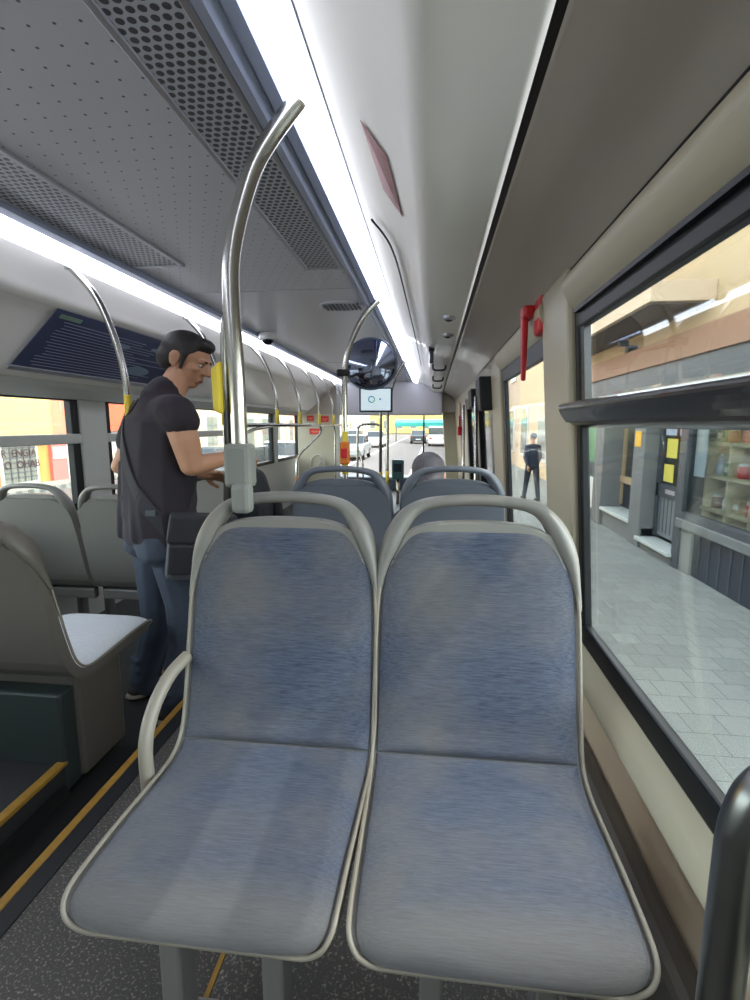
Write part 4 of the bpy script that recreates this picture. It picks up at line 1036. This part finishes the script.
def jar(kind, mi, loc, label, sc):
    key = (kind, mi)
    if key not in proto:
        bm = BM()
        if kind == 'bottle': lathe(bm, [(.05, 0), (.055, .02), (.055, .13), (.03, .17), (.018, .2), (.018, .25)], 14)
        elif kind == 'jar': lathe(bm, [(.06, 0), (.065, .02), (.065, .13), (.05, .15)], 14)
        else: box(bm, -.05, .05, -.07, .07, 0, .17)
        o = obj('body', bm, goods_m[mi], None, smooth=kind != 'carton')
        bm = BM()
        if kind == 'bottle': lathe(bm, [(.021, .24), (.021, .275), (.01, .28)], 12)
        elif kind == 'jar': lathe(bm, [(.055, .15), (.055, .18), (.03, .185)], 14)
        else: box(bm, -.053, -.05, -.05, .05, .05, .12)
        l = obj({'bottle': 'cap', 'jar': 'lid', 'carton': 'front_label'}[kind], bm, 'paper' if mi != 1 else 'redsign', None)
        t = thing(kind, label, kind); o.parent = t; l.parent = t; proto[key] = t
    else: t = copy_tree(proto[key])
    t['label'] = label; t['group'] = 'goods on the shop shelf'; t.location = loc; t.scale = (sc, sc, sc); return t
for tr in (1, 2, 3):
    for b_ in range(5):
        y = (vs[b_] + vs[b_ + 1]) / 2
        for q_, dy in ((0, -.11), (1, .11)):
            kind = ('bottle', 'jar', 'carton')[(tr * 2 + b_ + q_) % 3]; mi = (tr * 5 + b_ * 2 + q_ * 4) % 9
            side = 'right' if q_ == 0 else 'left'
            where = ('on top of the shop shelf above' if tr == 3 else 'in the %s row of the shop shelf,' % tier[tr])
            jar(kind, mi, (3.60, 5.2 + y + dy, .04 + hz[tr] + .0205), '%s %s %s %s compartment, %s side' % (cn[mi], kind, where, posn[b_], side), .95)

# ---- left buildings across the street
LX = -13.2
def facade(label, y0, y1, h, m, roofm='stone'):
    t = thing('street_building', label, 'building', (LX, y0, ZP))
    obj('wall', box(BM(), -6, 0, 0, y1 - y0, 0, h), m, t)
    obj('cornice', box(BM(), -6, .25, 0, y1 - y0, h - .25, h), roofm, t)
    return t
def fwin(t, y, z, w, h, rows=4, cols=2, grid='grid', fr='winframe'):
    o = obj('window', box(BM(), .0, .06, y - w / 2, y + w / 2, z, z + h), fr, t)
    obj('pane', box(BM(), .055, .07, y - w / 2 + .1, y + w / 2 - .1, z + .1, z + h - .1), 'winglass', o)
    bm = BM()
    for k in range(1, cols): yy = y - w / 2 + .1 + (w - .2) * k / cols; box(bm, .07, .085, yy - .025, yy + .025, z + .1, z + h - .1)
    for k in range(1, rows): zz = z + .1 + (h - .2) * k / rows; box(bm, .07, .085, y - w / 2 + .1, y + w / 2 - .1, zz - .02, zz + .02)
    obj('grille', bm, grid, o)
t = facade('ochre shop building across the street with a lemon and salmon sign band', 8.0, 18.6, 9.0, 'ochre')
obj('sign_band', box(BM(), 0, .25, .0, 7.92, 1.52, 3.2), 'lemon', t)
obj('sign_band', box(BM(), 0, .26, 7.92, 10.6, 1.52, 3.2), 'salmon', t)
for y, w_ in ((1.2, 1.5), (3.9, 1.5), (6.65, 1.5), (9.35, 1.25)): fwin(t, y, -.0, w_, 1.46, 8, 5)
for y in (1.8, 4.6, 7.4): fwin(t, y, 4.2, 1.3, 2.2); fwin(t, y, 6.7, 1.3, 1.8)
obj('red_pier', box(BM(), 0, .12, 7.95, 8.68, 0, 1.52), 'redwall', t)
obj('white_plate', box(BM(), .12, .15, 8.0, 8.6, .75, 1.15), 'white', t)
TM = Matrix.Translation((.10, 6.6, 1.02)) @ Matrix.Rotation(PI / 2, 4, 'Z') @ Matrix.Rotation(PI / 2, 4, 'X')
text('shop_lettering', 'R  ENGIA', .34, 'letter', t, TM); text('shop_lettering', 'O  OHAB', .34, 'letter', t, Matrix.Translation((0, .1, -.36)) @ TM)
TM2 = Matrix.Translation((.27, 9.9, 2.25)) @ Matrix.Rotation(PI / 2, 4, 'Z') @ Matrix.Rotation(PI / 2, 4, 'X')
bm = BM(); box(bm, .26, .27, 8.6, 9.0, 1.72, 1.75); ico(bm, (.265, 9.12, 1.75), (.01, .07, .07)); obj('sign_mark', bm, 'redwall', t)
t = facade('white building with red ground floor and orange sign across the street', 18.6, 27, 10.0, 'whitewall')
obj('sign_band', box(BM(), 0, .25, .3, 5.0, 1.7, 3.4), 'orangewall', t)
obj('red_ground_floor', box(BM(), 0, .06, 5.2, 8.4, 0, 3.6), 'redwall', t)
for y in (1.6, 4.0): fwin(t, y, .0, 1.3, 1.3, 7, 4)
for y in (6.6,): fwin(t, y, .3, 1.5, 2.2, 5, 3)
for y in (1.4, 4.2, 7.0): fwin(t, y, 4.4, 1.2, 2.2); fwin(t, y, 7.2, 1.2, 1.8)
t = facade('tan apartment house across the street with tall white windows', 27, 44, 11.0, 'tan')
for y in (2, 5.2, 8.4, 11.6, 14.8): fwin(t, y, .2, 1.7, 2.3); fwin(t, y, 3.8, 1.2, 2.2); fwin(t, y, 7.0, 1.2, 2.0)
t = facade('rose coloured row house far along the left side of the street', 44, 70, 10.0, 'rose')
for k in range(8): fwin(t, 2 + k * 3.1, .3, 1.6, 2.2); fwin(t, 2 + k * 3.1, 3.8, 1.2, 2.2); fwin(t, 2 + k * 3.1, 6.8, 1.2, 2.0)
t = facade('pale house at the far left end of the street', 70, 105, 11.0, 'whitewall')
for k in range(9): fwin(t, 2.5 + k * 3.7, .4, 1.8, 2.3); fwin(t, 2.5 + k * 3.7, 4.2, 1.4, 2.3); fwin(t, 2.5 + k * 3.7, 7.4, 1.4, 2.1)
# right side, far along, and the end of the street
LXs = LX
def rfac(label, y0, y1, h, m):
    t = thing('street_building', label, 'building', (3.95, y0, ZP)); obj('wall', box(BM(), 0, 6, 0, y1 - y0, 0, h), m, t); obj('cornice', box(BM(), -.25, 6, 0, y1 - y0, h - .3, h), 'stone', t)
    for k in range(int((y1 - y0) / 3.6)):
        for z in (.6, 4.0, 7.0):
            y = 1.9 + k * 3.6
            if z + 2.2 < h:
                o = obj('window', box(BM(), -.06, 0, y - .8, y + .8, z, z + 2.1), 'winframe', t); obj('pane', box(BM(), -.07, -.055, y - .68, y + .68, z + .12, z + 2.0), 'winglass', o)
    return t
rfac('tan house on the right side beyond the shops', 13.2, 24, 6.0, 'tan'); rfac('pale house farther along the right side of the street', 24, 60, 8.0, 'beige2'); rfac('rose house at the far right end of the street', 60, 105, 9.0, 'rose')
t = thing('street_building', 'cream block closing the far end of the street', 'building', (-6, 118, ZP)); obj('wall', box(BM(), -14, 16, 0, 8, 0, 10), 'lemon', t)
for k in range(8):
    for z in (1, 4.2, 7.2):
        o = obj('window', box(BM(), -12 + k * 3.2, -10.6 + k * 3.2, -.06, 0, z, z + 2), 'winframe', t); obj('pane', box(BM(), -11.88 + k * 3.2, -10.72 + k * 3.2, -.07, -.05, z + .12, z + 1.9), 'winglass', o)
cn_ = thing('awning', 'long turquoise awning across the far right shopfronts', 'awning', (-2.2, 62, 1.0))
obj('canopy', hexa(BM(), [(-2.5, 0, .0), (5.9, 0, .0), (5.9, 2.2, .0), (-2.5, 2.2, .0), (-2.5, 0, .5), (5.9, 0, .5), (5.9, 2.2, .9), (-2.5, 2.2, .9)]), 'turq', cn_, bevel=.05)
for x in (-2.3, 5.7): obj('post', box(BM(), x - .08, x + .08, .1, .3, ZR - 1.0, 0), 'stone', cn_)

# ---- cars
def car(label, m, x, y, rz=0.0, van=False, L_=4.2):
    t = thing('van' if van else 'car', label, 'van' if van else 'car', (x, y, ZR), rz); W = .86; h = 1.95 if van else 1.45
    def prof(pts, w, name, mm, par, bev=.06):
        bm = BM(); a = [bm.verts.new((-w, p_[0], p_[1])) for p_ in pts]; b2 = [bm.verts.new((w, p_[0], p_[1])) for p_ in pts]
        for i in range(len(pts)): j = (i + 1) % len(pts); bm.faces.new((a[i], a[j], b2[j], b2[i]))
        bm.faces.new(a); bm.faces.new(b2[::-1]); return obj(name, bm, mm, par, bevel=bev)
    l = L_ / 2
    if van: body = [(-l, .25), (l - .05, .25), (l, .75), (l - .7, 1.05), (l - 1.3, h), (-l + .1, h), (-l, 1.0)]; win = [(l - 1.25, 1.1), (l - .82, 1.1), (l - 1.32, h - .12), (-l + .02, h - .15), (-l + .0, 1.15)]
    else: body = [(-l, .28), (l, .28), (l, .68), (l - .15, .82), (l - 1.1, .95), (-l + .25, .98), (-l, .85)]; win = [(l - 1.1, .93), (l - 1.75, h), (-l + 1.1, h), (-l + .35, .95)]
    prof(body, W, 'body', m, t)
    if van: prof(win, W + .012, 'windows', 'glass_dark', t, .03)
    else:
        prof(win, W - .10, 'windows', 'glass_dark', t, .05); prof([(l - 1.74, h - .03), (l - 1.85, h + .02), (-l + 1.15, h + .02), (-l + 1.05, h - .03)], W - .11, 'roof', m, t, .02)
        for s in (-1, 1): obj('door_pillar', box(BM(), s * (W - .10) - .012, s * (W - .10) + .012, -.12, -.02, .93, h), m, t)
    for sx in (-1, 1):
        for sy in (-1, 1):
            o = obj('wheel', lathe(BM(), [(.30, -.1), (.32, -.07), (.32, .07), (.30, .1)], 20, Matrix.Translation((sx * (W - .08), sy * (l - .8), .32)) @ rot('Y', 90)), 'tyre', t)
            obj('hubcap', lathe(BM(), [(.19, -.105), (.19, .105)], 16, Matrix.Translation((sx * (W - .08), sy * (l - .8), .32)) @ rot('Y', 90)), 'alu', o)
        obj('tail_lamp', box(BM(), sx * (W - .2) - .12, sx * (W - .2) + .12, -l - .015, -l + .03, .7, .85), 'lampred', t)
        obj('headlamp', box(BM(), sx * (W - .2) - .13, sx * (W - .2) + .13, l - .04, l + .015, .6, .72), 'white', t)
    obj('number_plate', box(BM(), -.26, .26, -l - .02, -l + .02, .45, .56), 'white', t)
    return t
car('dark car seen through the left windows, nearest in the street', 'car_dark', -5.6, 14.2)
car('white car behind the dark car, through the far left windows', 'car_white', -5.5, 19.2)
car('silver car in the opposite lane just beyond the windscreen', 'car_silver', -4.9, 31, PI)
car('white car farther down the opposite lane ahead', 'car_white', -5.4, 48, PI)
car('dark car driving ahead in the middle of the street', 'car_dark', -1.6, 58)
car('white van far ahead on the right of the street', 'car_white', .45, 52, 0, True, 5.0)
car('silver car parked far down the left kerb', 'car_silver', -9.2, 60, 0)

# ================================================================== LIGHT, WORLD, CAMERA
W_ = D.worlds.new('World'); bpy.context.scene.world = W_; W_.use_nodes = True
nt = W_.node_tree; bg = nt.nodes['Background']
sky = nt.nodes.new('ShaderNodeTexSky'); sky.sky_type = 'NISHITA'; sky.sun_disc = False
sky.sun_elevation = math.radians(48); sky.sun_rotation = math.radians(60); sky.dust_density = 1.5; sky.ozone_density = 1.0
hs_ = nt.nodes.new('ShaderNodeHueSaturation'); hs_.inputs['Saturation'].default_value = 0.35
nt.links.new(sky.outputs[0], hs_.inputs['Color']); nt.links.new(hs_.outputs[0], bg.inputs[0]); bg.inputs[1].default_value = 1.7
sun = D.lights.new('sun', 'SUN'); sun.energy = 2.1; sun.color = (1.0, .93, .82); sun.angle = math.radians(.6)
so = D.objects.new('sun', sun); COL.objects.link(so)
sd = Vector((-.62, .22, -.75)); so.rotation_euler = sd.to_track_quat('-Z', 'Y').to_euler(); so.location = (8, -4, 12)

cam = D.cameras.new('camera'); co = D.objects.new('camera', cam); COL.objects.link(co)
cam.sensor_fit = 'VERTICAL'; cam.sensor_height = 36; cam.lens = 18.0; cam.clip_start = .02; cam.clip_end = 400
co.location = (0, 0, 1.2)
pt, yw = math.radians(8.530766), math.radians(6.544171)
fw = Vector((-math.sin(yw) * math.cos(pt), math.cos(yw) * math.cos(pt), -math.sin(pt)))
r_ = Vector((math.cos(yw), math.sin(yw), 0)); u_ = r_.cross(fw)
co.rotation_euler = Matrix((r_, u_, -fw)).transposed().to_euler()
sc = bpy.context.scene; sc.camera = co
sc.view_settings.view_transform = 'Standard'; sc.view_settings.look = 'None'; sc.view_settings.gamma = 1; sc.view_settings.use_curve_mapping = False
sc.view_settings.exposure = 0.36
try:
    sc.cycles.use_denoising = True; sc.cycles.max_bounces = 10; sc.cycles.transparent_max_bounces = 16; sc.cycles.sample_clamp_indirect = 6
except Exception: pass
